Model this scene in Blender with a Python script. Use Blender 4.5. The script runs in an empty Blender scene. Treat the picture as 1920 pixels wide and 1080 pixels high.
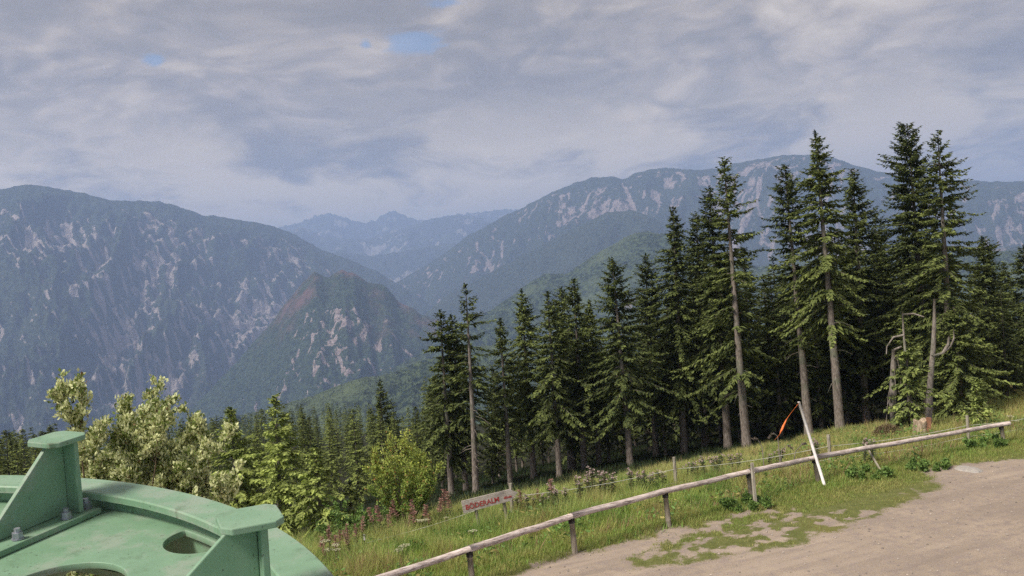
import bpy, math, random
import numpy as np
from mathutils import Vector, Matrix

# ------------------------------------------------------------------ camera, sky, sun, exposure
scene = bpy.context.scene
COL = scene.collection
CAMZ = 7.0
ROLL = math.radians(4.0)
FPX = 1663.0                                     # focal length in pixels of the 1920 wide photograph
cam_data = bpy.data.cameras.new('camera')
cam_data.sensor_width = 36.0
cam_data.lens = 36.0 * FPX / 1920.0
cam_data.clip_start = 0.1
cam_data.clip_end = 200000.0
cam = bpy.data.objects.new('camera', cam_data)
COL.objects.link(cam)
cam.matrix_world = (Matrix.Translation((0, 0, CAMZ)) @ Matrix.Rotation(math.radians(90), 4, 'X')
                    @ Matrix.Rotation(-ROLL, 4, 'Z'))
scene.camera = cam

SUN_EL = math.radians(48)
SUN_DIR = Vector((-0.78, -0.62, 0)).normalized() * math.cos(SUN_EL) + Vector((0, 0, math.sin(SUN_EL)))
sun_data = bpy.data.lights.new('sun', 'SUN')
sun_data.energy = 1.5
sun_data.angle = math.radians(18)
sun_data.color = (1.0, 0.93, 0.82)
sun = bpy.data.objects.new('sun', sun_data)
COL.objects.link(sun)
sun.rotation_euler = SUN_DIR.to_track_quat('Z', 'Y').to_euler()

scene.view_settings.view_transform = 'Standard'
scene.view_settings.look = 'None'
scene.view_settings.exposure = 2.1
scene.view_settings.gamma = 1.0
scene.render.engine = 'CYCLES'
scene.cycles.max_bounces = 6
scene.cycles.diffuse_bounces = 3
scene.cycles.volume_bounces = 1
scene.cycles.use_denoising = False


class NT:
    """small helper for node trees"""
    def __init__(self, tree):
        self.t = tree
        tree.nodes.clear()

    def n(self, kind, ins=None, **props):
        nd = self.t.nodes.new(kind)
        for k, v in props.items():
            setattr(nd, k, v)
        for k, v in (ins or {}).items():
            s = nd.inputs[k]
            if isinstance(v, bpy.types.NodeSocket):
                self.t.links.new(v, s)
            else:
                s.default_value = v
        return nd

    def math(self, op, a, b=0.0, c=0.0, clamp=False):
        return self.n('ShaderNodeMath', {0: a, 1: b, 2: c}, operation=op, use_clamp=clamp).outputs[0]

    def vmath(self, op, a, b=(0, 0, 0)):
        return self.n('ShaderNodeVectorMath', {0: a, 1: b}, operation=op)

    def mix(self, fac, a, b, blend='MIX'):
        nd = self.t.nodes.new('ShaderNodeMix')
        nd.data_type = 'RGBA'
        nd.blend_type = blend
        for s, v in ((nd.inputs[0], fac), (nd.inputs[6], a), (nd.inputs[7], b)):
            if isinstance(v, bpy.types.NodeSocket):
                self.t.links.new(v, s)
            else:
                s.default_value = v if not isinstance(v, tuple) or len(v) == 4 else (*v, 1)
        return nd.outputs[2]

    def noise(self, vec, scale, detail=4, rough=0.55, dist=0.0, lac=2.0, out='Fac'):
        return self.n('ShaderNodeTexNoise', {'Vector': vec, 'Scale': scale, 'Detail': detail,
                                              'Roughness': rough, 'Distortion': dist, 'Lacunarity': lac}).outputs[out]

    def ramp(self, fac, stops, interp='LINEAR'):
        nd = self.n('ShaderNodeValToRGB', {'Fac': fac})
        cr = nd.color_ramp
        cr.interpolation = interp
        while len(cr.elements) < len(stops):
            cr.elements.new(0.5)
        for e, (p, c) in zip(cr.elements, stops):
            e.position = p
            e.color = (*c, 1) if isinstance(c, tuple) else (c, c, c, 1)
        return nd.outputs['Color']

    def smooth(self, v, lo, hi):
        nd = self.n('ShaderNodeMapRange', {'Value': v, 'From Min': lo, 'From Max': hi}, interpolation_type='SMOOTHSTEP')
        return nd.outputs['Result']


def ray(px, py):
    cx, cy = (px - 960) / FPX, (540 - py) / FPX
    return (cx * math.cos(ROLL) + cy * math.sin(ROLL), 1.0, -cx * math.sin(ROLL) + cy * math.cos(ROLL))


def at(px, py, Y):
    r = ray(px, py)
    return Vector((r[0] * Y, Y, CAMZ + r[2] * Y))


def make_world():
    w = bpy.data.worlds.new('World')
    scene.world = w
    w.use_nodes = True
    t = NT(w.node_tree)
    sky = t.n('ShaderNodeTexSky', sky_type='NISHITA', sun_disc=False)
    sky.sun_elevation = SUN_EL
    sky.sun_rotation = math.atan2(SUN_DIR.x, SUN_DIR.y)
    sky.altitude = 1500
    d = t.n('ShaderNodeTexCoord').outputs['Generated']
    sep = t.n('ShaderNodeSeparateXYZ', {0: d})
    z = t.math('MAXIMUM', sep.outputs[2], 0.0)
    den = t.math('ADD', z, 0.24)
    px = t.math('DIVIDE', sep.outputs[0], den)
    py = t.math('DIVIDE', sep.outputs[1], den)
    p = t.n('ShaderNodeCombineXYZ', {0: px, 1: py, 2: t.math('MULTIPLY', z, 1.6)}).outputs[0]
    warp = t.noise(p, 1.6, 3, 0.5, out='Color')
    pw = t.vmath('ADD', p, t.vmath('MULTIPLY', t.vmath('SUBTRACT', warp, (0.5, 0.5, 0.5)).outputs[0], (0.55, 0.55, 0.55)).outputs[0]).outputs[0]

    def body(q):
        """cloud thickness: soft banks plus rounded lumps"""
        v = t.math('MULTIPLY', t.noise(q, 1.8, 9, 0.57), 0.66)
        for sc, am in ((3.0, 0.16), (6.5, 0.09), (14.0, 0.04)):
            n_ = t.noise(t.vmath('ADD', q, (sc, -sc, 3.1)).outputs[0], sc, 1, 0.5)
            v = t.math('ADD', v, t.math('MULTIPLY', t.math('ABSOLUTE', t.math('SUBTRACT', n_, 0.5)), am * 2.4))
        return v
    big = t.noise(pw, 0.62, 3, 0.5)
    mid = t.noise(pw, 2.1, 8, 0.58)
    fine = t.noise(pw, 6.5, 7, 0.6, 0.3)
    v0 = body(pw)
    v1 = body(t.vmath('ADD', pw, (SUN_DIR.x * 0.05, SUN_DIR.y * 0.05, 0.05)).outputs[0])
    edge = t.math('SUBTRACT', v0, v1)                      # side of the lumps that faces the light
    v = t.math('ADD', t.math('MULTIPLY', big, 0.48), t.math('MULTIPLY', v0, 0.66))
    v = t.math('ADD', v, t.math('MULTIPLY', edge, 0.42))
    col = t.ramp(v, [(0.44, (0.070, 0.060, 0.050)), (0.50, (0.086, 0.074, 0.061)), (0.545, (0.114, 0.096, 0.077)),
                     (0.585, (0.150, 0.125, 0.098)), (0.635, (0.190, 0.159, 0.124)), (0.72, (0.26, 0.222, 0.176))])
    # thinner, brighter cloud close to the horizon all the way round
    low = t.math('MULTIPLY', t.smooth(z, 0.24, 0.11), t.math('MULTIPLY', t.smooth(mid, 0.38, 0.56), 0.8))
    col = t.mix(low, col, (0.34, 0.275, 0.185, 1))
    # small torn gaps of blue
    hole = None
    for (hx, hy, rx, ry) in ((772, 80, 52, 21), (290, 113, 19, 10), (686, 82, 14, 10), (838, 4, 50, 11), (1075, -60, 70, 26)):
        c = Vector(ray(hx, hy)).normalized()
        df = t.vmath('SUBTRACT', d, tuple(c)).outputs[0]
        df = t.vmath('MULTIPLY', df, (FPX / rx, FPX / rx, FPX / ry)).outputs[0]
        ln = t.n('ShaderNodeVectorMath', {0: df}, operation='LENGTH').outputs['Value']
        ln = t.math('ADD', ln, t.math('MULTIPLY', t.math('SUBTRACT', fine, 0.5), 3.4))
        ln = t.math('ADD', ln, t.math('MULTIPLY', t.math('SUBTRACT', mid, 0.5), 1.6))
        h = t.smooth(ln, 1.25, 0.35)
        hole = h if hole is None else t.math('MAXIMUM', hole, h)
    skyc = t.mix(1.0, sky.outputs[0], (0.036, 0.036, 0.036, 1), 'MULTIPLY')
    final = t.mix(t.math('MULTIPLY', hole, 0.78), col, skyc)
    bg = t.n('ShaderNodeBackground', {'Color': final, 'Strength': 1.0})
    out = t.n('ShaderNodeOutputWorld')
    t.t.links.new(bg.outputs[0], out.inputs['Surface'])


make_world()

# ------------------------------------------------------------------ numpy helpers
_r = np.random.default_rng(7)
_PERM = _r.permutation(1024)
_GA = _r.random(1024) * 2 * np.pi
_GX, _GY = np.cos(_GA), np.sin(_GA)


def perlin(x, y, seed=0):
    x = np.asarray(x, float) + seed * 17.13
    y = np.asarray(y, float) - seed * 9.71
    xi, yi = np.floor(x).astype(np.int64), np.floor(y).astype(np.int64)
    xf, yf = x - xi, y - yi
    u, v = xf * xf * xf * (xf * (xf * 6 - 15) + 10), yf * yf * yf * (yf * (yf * 6 - 15) + 10)

    def g(ix, iy, dx, dy):
        h = _PERM[(_PERM[ix & 1023] + iy) & 1023]
        return _GX[h] * dx + _GY[h] * dy
    a = g(xi, yi, xf, yf)
    b = g(xi + 1, yi, xf - 1, yf)
    c = g(xi, yi + 1, xf, yf - 1)
    e = g(xi + 1, yi + 1, xf - 1, yf - 1)
    return ((a * (1 - u) + b * u) * (1 - v) + (c * (1 - u) + e * u) * v) * 1.5


def fbm(x, y, oct=4, seed=0, gain=0.5):
    s, a, f = 0.0, 1.0, 1.0
    for i in range(oct):
        s = s + a * perlin(x * f, y * f, seed + i)
        a *= gain
        f *= 2.03
    return s


def ridged(x, y, oct=4, seed=0, gain=0.5):
    s, a, f, n = 0.0, 1.0, 1.0, 0.0
    for i in range(oct):
        s = s + a * (1 - np.abs(perlin(x * f, y * f, seed + i)) * 1.6)
        n += a
        a *= gain
        f *= 2.07
    return s / n


def sstep(x, lo, hi):
    q = np.clip((x - lo) / (hi - lo), 0, 1)
    return q * q * (3 - 2 * q)


def mesh_np(name, V, F, mat=None, col=None, smooth=False, colname='tint'):
    """V (n,3); F (m,k) with constant k; col (n,3) point colours"""
    V = np.ascontiguousarray(V, np.float32)
    F = np.ascontiguousarray(F, np.int32)
    me = bpy.data.meshes.new(name)
    me.vertices.add(len(V))
    me.vertices.foreach_set('co', V.ravel())
    me.loops.add(F.size)
    me.loops.foreach_set('vertex_index', F.ravel())
    me.polygons.add(len(F))
    me.polygons.foreach_set('loop_start', np.arange(0, F.size, F.shape[1], dtype=np.int32))
    me.polygons.foreach_set('use_smooth', np.full(len(F), smooth))
    if col is not None:
        a = me.attributes.new(colname, 'FLOAT_COLOR', 'POINT')
        c4 = np.ones((len(V), 4), np.float32)
        c4[:, :3] = col
        a.data.foreach_set('color', c4.ravel())
    me.update(calc_edges=True)
    if mat is not None:
        me.materials.append(mat)
    return me


def link(name, me, parent=None, loc=None, label=None, cat=None, group=None, kind=None):
    o = bpy.data.objects.new(name, me)
    COL.objects.link(o)
    if parent is not None:
        o.parent = parent
    if loc is not None:
        o.location = loc
    for k, v in (('label', label), ('category', cat), ('group', group), ('kind', kind)):
        if v:
            o[k] = v
    return o


class Geo:
    """collects simple solids as triangles / quads (quads only, triangles repeat no vertex) into one mesh"""
    def __init__(self):
        self.v, self.f, self.c = [], [], []

    def add(self, vs, fs, col=(1, 1, 1)):
        o = len(self.v)
        self.v += [tuple(p) for p in vs]
        self.c += [col] * len(vs)
        self.f += [tuple(i + o for i in q) for q in fs]

    def box(self, sx, sy, sz, M=Matrix(), col=(1, 1, 1)):
        vs = [M @ Vector((x * sx / 2, y * sy / 2, z * sz / 2)) for x in (-1, 1) for y in (-1, 1) for z in (-1, 1)]
        self.add(vs, [(0, 1, 3, 2), (4, 6, 7, 5), (0, 4, 5, 1), (2, 3, 7, 6), (0, 2, 6, 4), (1, 5, 7, 3)], col)

    def prism(self, poly, z0, z1, M=Matrix(), col=(1, 1, 1)):
        n = len(poly)
        vs = [M @ Vector((x, y, z0)) for x, y in poly] + [M @ Vector((x, y, z1)) for x, y in poly]
        fs = [tuple(range(n - 1, -1, -1)), tuple(range(n, 2 * n))]
        fs += [(i, (i + 1) % n, n + (i + 1) % n, n + i) for i in range(n)]
        self.add(vs, fs, col)

    def tube(self, pts, rad, seg=8, col=(1, 1, 1), cap=True, jitter=0.0, rng=random):
        pts = [Vector(p) for p in pts]
        rad = rad if hasattr(rad, '__len__') else [rad] * len(pts)
        vs, fs = [], []
        for i, p in enumerate(pts):
            d = (pts[min(i + 1, len(pts) - 1)] - pts[max(i - 1, 0)])
            d = d.normalized() if d.length > 1e-9 else Vector((0, 0, 1))
            a = d.cross(Vector((0.13, 0.91, 0.2)) if abs(d.z) > 0.7 else Vector((0, 0, 1))).normalized()
            b = d.cross(a)
            for k in range(seg):
                q = 2 * math.pi * k / seg
                r = rad[i] * (1 + (rng.uniform(-jitter, jitter) if jitter else 0))
                vs.append(p + a * (math.cos(q) * r) + b * (math.sin(q) * r))
        for i in range(len(pts) - 1):
            for k in range(seg):
                fs.append((i * seg + k, i * seg + (k + 1) % seg, (i + 1) * seg + (k + 1) % seg, (i + 1) * seg + k))
        if cap:
            fs.append(tuple(range(seg)))
            fs.append(tuple(range((len(pts) - 1) * seg, len(pts) * seg))[::-1])
        self.add(vs, fs, col)

    def mesh(self, name, mat=None, smooth=False, colors=False):
        me = bpy.data.meshes.new(name)
        me.from_pydata([tuple(p) for p in self.v], [], self.f)
        if smooth:
            me.polygons.foreach_set('use_smooth', [True] * len(me.polygons))
        if colors:
            a = me.attributes.new('tint', 'FLOAT_COLOR', 'POINT')
            a.data.foreach_set('color', np.concatenate([np.array(self.c, np.float32), np.ones((len(self.c), 1), np.float32)], 1).ravel())
        if mat is not None:
            me.materials.append(mat)
        me.update()
        return me


def empty(name, loc, label, cat, group=None):
    o = bpy.data.objects.new(name, None)
    o.empty_display_size = 0.2
    COL.objects.link(o)
    o.location = loc
    o['label'] = label
    o['category'] = cat
    if group:
        o['group'] = group
    return o


# ------------------------------------------------------------------ materials
def new_mat(name):
    m = bpy.data.materials.new(name)
    m.use_nodes = True
    return m, NT(m.node_tree)


def finish(t, color, rough=0.8, bump=None, bstr=0.3, bdist=0.02, spec=0.3, metal=0.0, transl=None):
    b = t.n('ShaderNodeBsdfPrincipled', {'Base Color': color if not isinstance(color, tuple) or len(color) == 4 else (*color, 1),
                                         'Roughness': rough, 'Specular IOR Level': spec, 'Metallic': metal})
    if bump is not None:
        bp = t.n('ShaderNodeBump', {'Height': bump, 'Strength': bstr, 'Distance': bdist})
        t.t.links.new(bp.outputs[0], b.inputs['Normal'])
    sh = b.outputs[0]
    if transl:
        tr = t.n('ShaderNodeBsdfTranslucent', {'Color': color if not isinstance(color, tuple) else (*color, 1)})
        sh = t.n('ShaderNodeMixShader', {0: transl, 1: sh, 2: tr.outputs[0]}).outputs[0]
    o = t.n('ShaderNodeOutputMaterial')
    t.t.links.new(sh, o.inputs['Surface'])


def mat_leaf(name, transl=0.25, rough=0.6, spec=0.25):
    m, t = new_mat(name)
    c = t.n('ShaderNodeAttribute', attribute_name='tint').outputs['Color']
    finish(t, c, rough, spec=spec, transl=transl)
    return m


def mat_wood(name, c1, c2, c3, stretch=(14, 14, 1.2), spec=0.2, rot=0.0):
    m, t = new_mat(name)
    p = t.n('ShaderNodeTexCoord').outputs['Object']
    if rot:
        p = t.n('ShaderNodeVectorRotate', {'Vector': p, 'Angle': rot}, rotation_type='Z_AXIS').outputs[0]
    ps = t.vmath('MULTIPLY', p, stretch).outputs[0]
    g = t.noise(ps, 2.2, 6, 0.65, 0.4)
    g2 = t.noise(p, 3.0, 4)
    c = t.ramp(g, [(0.34, c1), (0.5, c2), (0.66, c3)])
    c = t.mix(t.smooth(g2, 0.48, 0.7), c, tuple(x * 0.62 for x in c2))
    finish(t, c, 0.85, g, 0.5, 0.02, spec)
    return m


def mat_bark(name, a, b, c):
    m, t = new_mat(name)
    p = t.n('ShaderNodeTexCoord').outputs['Object']
    g = t.noise(t.vmath('MULTIPLY', p, (9, 9, 3)).outputs[0], 1.6, 6, 0.65)
    l = t.noise(p, 0.9, 4)
    col = t.ramp(g, [(0.3, a), (0.5, b), (0.7, c)])
    col = t.mix(t.smooth(l, 0.5, 0.68), col, (0.13, 0.145, 0.10))
    finish(t, col, 0.95, g, 0.7, 0.04, 0.1)
    return m


M_NEEDLE = mat_leaf('spruce_needles', 0.28, 0.7, 0.15)
M_LEAF = mat_leaf('leaves', 0.3, 0.55, 0.3)
M_GRASS = mat_leaf('grass_blades', 0.45, 0.6, 0.2)
M_BARK = mat_bark('spruce_bark', (0.08, 0.062, 0.052), (0.19, 0.16, 0.138), (0.33, 0.285, 0.25))
M_BARK2 = mat_bark('dead_bark', (0.10, 0.08, 0.07), (0.22, 0.19, 0.165), (0.36, 0.32, 0.28))
M_TWIG = mat_bark('twig_bark', (0.06, 0.045, 0.03), (0.12, 0.09, 0.06), (0.2, 0.15, 0.11))
M_RAIL = mat_wood('weathered_rail', (0.12, 0.085, 0.075), (0.60, 0.50, 0.46), (0.80, 0.71, 0.67), (0.7, 14, 14), rot=-0.519)
M_POST = mat_wood('weathered_post', (0.16, 0.13, 0.10), (0.33, 0.28, 0.22), (0.46, 0.40, 0.33))
M_STAKE = mat_wood('grey_stake', (0.20, 0.17, 0.13), (0.36, 0.32, 0.26), (0.50, 0.46, 0.39))


def mat_plain(name, col, rough=0.6, spec=0.3, metal=0.0, var=0.25, scale=6):
    m, t = new_mat(name)
    p = t.n('ShaderNodeTexCoord').outputs['Object']
    g = t.noise(p, scale, 5, 0.6)
    c = t.mix(t.smooth(g, 0.3, 0.7), tuple(x * (1 - var) for x in col), tuple(min(1, x * (1 + var)) for x in col))
    finish(t, c, rough, g, 0.2, 0.01, spec, metal)
    return m


M_BAND = mat_plain('dark_rubber', (0.03, 0.026, 0.024), 0.8)
M_WIRE = mat_plain('pale_cord', (0.55, 0.55, 0.48), 0.7)
M_WHITE = mat_plain('white_paint', (0.72, 0.68, 0.66), 0.6, var=0.12, scale=9)
M_ORANGE = mat_plain('orange_tape', (0.85, 0.20, 0.05), 0.5, var=0.2, scale=14)
M_BOARD = mat_wood('sign_board', (0.30, 0.25, 0.22), (0.47, 0.41, 0.37), (0.60, 0.54, 0.50), (2, 18, 18))
M_RED = mat_plain('red_paint', (0.36, 0.055, 0.05), 0.8, var=0.4, scale=30)
M_BLACKPLASTIC = mat_plain('black_plastic', (0.02, 0.02, 0.022), 0.5)
M_STUMP = mat_wood('stump_wood', (0.22, 0.15, 0.10), (0.42, 0.32, 0.23), (0.58, 0.47, 0.36), (10, 10, 2))
M_STONE = mat_plain('pale_stone', (0.36, 0.33, 0.30), 0.9, var=0.2, scale=12)
M_STEEL = mat_plain('galvanised_steel', (0.36, 0.37, 0.42), 0.45, 0.5, 0.6, 0.2, 40)


def mat_green():
    m, t = new_mat('green_paint')
    p = t.n('ShaderNodeTexCoord').outputs['Object']
    a = t.noise(p, 2.2, 6, 0.65)
    sp = t.noise(p, 85, 3, 0.55)
    sp2 = t.noise(t.vmath('MULTIPLY', p, (1, 1, 0.25)).outputs[0], 11, 6, 0.68)
    gr = t.noise(p, 5.0, 8, 0.72)
    c = t.ramp(a, [(0.3, (0.150, 0.265, 0.165)), (0.52, (0.195, 0.325, 0.212)), (0.72, (0.275, 0.385, 0.285))])
    c = t.mix(t.math('MULTIPLY', t.smooth(gr, 0.48, 0.64), 0.6), c, (0.30, 0.345, 0.285))
    c = t.mix(t.math('MULTIPLY', t.smooth(sp2, 0.52, 0.70), 0.5), c, (0.10, 0.165, 0.10))
    c = t.mix(t.math('MULTIPLY', t.smooth(sp, 0.655, 0.71), 0.75), c, (0.06, 0.08, 0.055))
    rust = t.math('MULTIPLY', t.smooth(sp2, 0.64, 0.72), t.smooth(gr, 0.56, 0.66))
    c = t.mix(t.math('MULTIPLY', rust, 0.7), c, (0.17, 0.095, 0.055))
    bn = t.n('ShaderNodeBevel', {'Radius': 0.014}, samples=6).outputs[0]
    nn = t.n('ShaderNodeNewGeometry').outputs['Normal']
    dt = t.n('ShaderNodeVectorMath', {0: bn, 1: nn}, operation='DOT_PRODUCT').outputs['Value']
    ew = t.math('MULTIPLY', t.smooth(dt, 0.99, 0.90), t.smooth(gr, 0.40, 0.60))
    c = t.mix(t.math('MULTIPLY', ew, 0.55), c, (0.34, 0.35, 0.31))
    chip = t.math('MULTIPLY', t.smooth(dt, 0.985, 0.92), t.smooth(sp2, 0.58, 0.66))
    c = t.mix(t.math('MULTIPLY', chip, 0.8), c, (0.13, 0.085, 0.06))
    finish(t, c, t.math('ADD', t.math('MULTIPLY', a, 0.3), 0.32), sp, 0.08, 0.004, 0.35)
    return m


M_GREEN = mat_green()


def mat_ground():
    m, t = new_mat('ground')
    p = t.n('ShaderNodeTexCoord').outputs['Object']
    at_ = t.n('ShaderNodeAttribute', attribute_name='mask').outputs['Color']
    s = t.n('ShaderNodeSeparateColor', {0: at_})
    grav, forest, dry = s.outputs[0], s.outputs[1], s.outputs[2]
    n1 = t.noise(p, 0.55, 5, 0.6)
    n2 = t.noise(p, 3.5, 5, 0.65)
    n3 = t.noise(p, 24.0, 4, 0.7)
    n4 = t.noise(p, 70.0, 2, 0.6)
    vo = t.n('ShaderNodeTexVoronoi', {'Vector': p, 'Scale': 13.0, 'Randomness': 1.0}).outputs['Distance']
    gc = t.ramp(n1, [(0.3, (0.27, 0.215, 0.175)), (0.5, (0.33, 0.265, 0.21)), (0.72, (0.40, 0.32, 0.25))])
    gc = t.mix(t.smooth(n2, 0.42, 0.66), gc, (0.27, 0.215, 0.19))
    gc = t.mix(t.math('MULTIPLY', t.smooth(n3, 0.50, 0.66), 0.75), gc, (0.17, 0.135, 0.11))
    gc = t.mix(t.math('MULTIPLY', t.smooth(n4, 0.54, 0.68), 0.75), gc, (0.54, 0.46, 0.40))
    gc = t.mix(t.math('MULTIPLY', t.smooth(vo, 0.20, 0.10), t.math('MULTIPLY', t.smooth(n2, 0.52, 0.62), 0.5)), gc, (0.42, 0.37, 0.33))
    pr = t.n('ShaderNodeVectorRotate', {'Vector': p, 'Angle': -0.45}, rotation_type='Z_AXIS').outputs[0]
    n5 = t.noise(t.vmath('MULTIPLY', pr, (0.10, 0.9, 1)).outputs[0], 1.0, 4, 0.6)
    gc = t.mix(t.math('MULTIPLY', t.smooth(n5, 0.5, 0.64), 0.4), gc, (0.22, 0.175, 0.145))
    gc = t.mix(t.math('MULTIPLY', t.smooth(n5, 0.46, 0.36), 0.35), gc, (0.46, 0.375, 0.30))
    so = t.ramp(n2, [(0.3, (0.09, 0.095, 0.034)), (0.5, (0.14, 0.145, 0.05)), (0.7, (0.19, 0.18, 0.075))])
    so = t.mix(t.smooth(n3, 0.45, 0.65), so, (0.10, 0.125, 0.035))
    dr = t.mix(t.smooth(n2, 0.4, 0.62), (0.30, 0.215, 0.085, 1), (0.22, 0.19, 0.075, 1))
    so = t.mix(dry, so, dr)
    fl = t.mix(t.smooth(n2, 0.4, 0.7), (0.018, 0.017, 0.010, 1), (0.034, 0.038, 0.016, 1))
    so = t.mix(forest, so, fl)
    gm = t.smooth(t.math('ADD', t.math('ADD', grav, t.math('MULTIPLY', t.math('SUBTRACT', n2, 0.5), 0.9)), t.math('MULTIPLY', t.math('SUBTRACT', n3, 0.5), 1.1)), 0.40, 0.56)
    c = t.mix(gm, so, gc)
    bh = t.math('ADD', t.math('MULTIPLY', n3, 0.6), t.math('MULTIPLY', n2, 0.8))
    finish(t, c, 0.95, bh, 0.6, 0.03, 0.15)
    return m


M_GROUND = mat_ground()


def mat_mountain(name, forest, forest2, rock, rock2, meadow, tree=0.06):
    m, t = new_mat(name)
    p = t.n('ShaderNodeTexCoord').outputs['Object']
    a = t.n('ShaderNodeAttribute', attribute_name='mask').outputs['Color']
    s = t.n('ShaderNodeSeparateColor', {0: a})
    n1 = t.noise(p, 0.004, 6, 0.65)
    n2 = t.noise(p, 0.022, 5, 0.7)
    n3 = t.noise(p, tree, 3, 0.7)
    fc = t.mix(t.smooth(n3, 0.38, 0.62), forest, forest2)
    fc = t.mix(t.math('MULTIPLY', t.smooth(n1, 0.45, 0.65), s.outputs[1]), fc, meadow)
    rc = t.mix(t.smooth(n3, 0.36, 0.64), rock, rock2)
    rm = t.smooth(t.math('ADD', s.outputs[0], t.math('ADD', t.math('MULTIPLY', t.math('SUBTRACT', n2, 0.5), 0.8), t.math('MULTIPLY', t.math('SUBTRACT', n3, 0.5), 0.6))), 0.40, 0.58)
    c = t.mix(rm, fc, rc)
    h = t.math('ADD', t.math('MULTIPLY', n3, 16.0), t.math('MULTIPLY', n2, 30.0))
    finish(t, c, 0.95, h, 1.0, 1.0, 0.05)
    return m


# ------------------------------------------------------------------ ground
F0 = np.array((-1.54, 21.8))
FU = np.array((0.868, 0.496))
FN = np.array((-0.496, 0.868))


def st(x, y):
    dx, dy = np.asarray(x, float) - F0[0], np.asarray(y, float) - F0[1]
    return dx * FN[0] + dy * FN[1], dx * FU[0] + dy * FU[1]


def gz(x, y):
    s, t = st(x, y)

    def ramp(v, w):
        return np.where(v > w, v, np.where(v < -w, 0.0, (np.clip(v, -w, w) + w) ** 2 / (4 * w)))
    z = -0.18 * ramp(s - 3, 3.0)
    z = z + 0.04 * ramp(s - 60, 10)
    z = z - 0.45 * (ramp(s - 430, 60))
    z = z - 0.25 * ramp(-s - 90, 20)
    z = z - 0.20 * ramp(t - 120, 30) - 0.2 * ramp(-t - 500, 60)
    z = z + np.exp(-np.maximum(s, 0) / 400) * 0.10 * fbm(np.asarray(x) * 0.25, np.asarray(y) * 0.25, 3, 5) * sstep(s, 0.3, 5)
    z = np.where(z < -700, -700 - 100 * (1 - np.exp(np.clip((z + 700) / 100, -30, 0))), z)
    return z


def gnd(px, py):
    """where the view ray of a photo pixel meets the ground"""
    r = ray(px, py)
    Y = 5.0
    while Y < 400:
        if CAMZ + r[2] * Y <= float(gz(r[0] * Y, Y)):
            break
        Y += 0.1
    return Vector((r[0] * Y, Y, float(gz(r[0] * Y, Y))))


def flat(px, py):
    r = ray(px, py)
    Y = -CAMZ / r[2]
    return (r[0] * Y, Y)


GRAVEL = [flat(*q) for q in ((900, 1110), (960, 1080), (1010, 1056), (1090, 1036), (1180, 1012), (1270, 988), (1325, 990), (1240, 1022), (1170, 1048),
                             (1185, 1064), (1300, 1052), (1480, 1022), (1580, 990), (1660, 960), (1758, 915), (1742, 884), (1800, 869), (1920, 861), (2050, 852))]
GRAVEL += [(60, 30), (60, -60), (-40, -60), (-40, -4), (-12, 6), (-7, 13)]
SPARSE = [[flat(*q) for q in poly] for poly in (
    ((1270, 992), (1400, 950), (1480, 950), (1640, 955), (1690, 945), (1640, 975), (1560, 1000), (1400, 1040), (1300, 1050), (1180, 1062), (1180, 1040)),
    ((1640, 925), (1720, 910), (1730, 925), (1660, 935)))]


def poly_sdf(x, y, poly):
    """negative inside"""
    d = np.full(x.shape, 1e9)
    ins = np.zeros(x.shape, bool)
    n = len(poly)
    for i in range(n):
        x0, y0 = poly[i]
        x1, y1 = poly[(i + 1) % n]
        ex, ey = x1 - x0, y1 - y0
        q = np.clip(((x - x0) * ex + (y - y0) * ey) / (ex * ex + ey * ey + 1e-9), 0, 1)
        d = np.minimum(d, np.hypot(x - x0 - q * ex, y - y0 - q * ey))
        cr = ((y0 > y) != (y1 > y)) & (x < ex * (y - y0) / (ey if abs(ey) > 1e-9 else 1e-9) + x0)
        ins ^= cr
    return np.where(ins, -d, d)


def gravel_mask(x, y):
    x, y = np.asarray(x, float), np.asarray(y, float)
    d = poly_sdf(x, y, GRAVEL) + 0.30 * fbm(x * 0.9, y * 0.9, 4, 21)
    g = np.clip(0.5 - d / 1.1, 0, 1)
    for poly in SPARSE:
        ds = poly_sdf(x, y, poly)
        w = sstep(-ds, -0.35, 0.5)
        g = np.maximum(g, w * np.clip(0.36 + 0.75 * fbm(x * 1.6, y * 1.6, 5, 33, 0.6), 0, 1))
    return g


def grown(lo, hi, first, factor, end):
    out, step, v = [], first, hi
    while v < end:
        step *= factor
        v += step
        out.append(v)
    return out


def build_ground():
    xs = np.arange(-12, 24.01, 0.14)
    right = grown(0, xs[-1], 0.14, 1.16, 32000)
    left = [-v for v in grown(0, 12, 0.14, 1.16, 32000)]
    xs = np.array(left[::-1] + list(xs) + right)
    ys = np.arange(14, 38.01, 0.14)
    far = grown(0, ys[-1], 0.14, 1.07, 32000)
    back = [26 - v for v in grown(0, 12, 0.3, 1.2, 32000)]
    ys = np.array(back[::-1] + list(ys) + far)
    X, Yg = np.meshgrid(xs, ys)
    Z = gz(X, Yg)
    s, t = st(X, Yg)
    g = gravel_mask(X, Yg)
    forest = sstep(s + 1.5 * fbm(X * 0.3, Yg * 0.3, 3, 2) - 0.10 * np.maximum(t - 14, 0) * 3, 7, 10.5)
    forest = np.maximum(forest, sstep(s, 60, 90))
    dry = np.clip(sstep(t, 7, 14) * sstep(s, 0.3, 2.5) + 0.4 * fbm(X * 0.35, Yg * 0.35, 3, 8), 0, 1)
    ny, nx = X.shape
    idx = np.arange(nx * ny).reshape(ny, nx)
    F = np.stack([idx[:-1, :-1], idx[:-1, 1:], idx[1:, 1:], idx[1:, :-1]], -1).reshape(-1, 4)
    V = np.stack([X, Yg, Z], -1).reshape(-1, 3)
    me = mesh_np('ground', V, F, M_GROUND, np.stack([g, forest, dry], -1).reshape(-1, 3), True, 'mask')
    link('ground', me, kind='structure', label='gravel yard and sloping grass ground below the fence')


build_ground()


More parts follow.
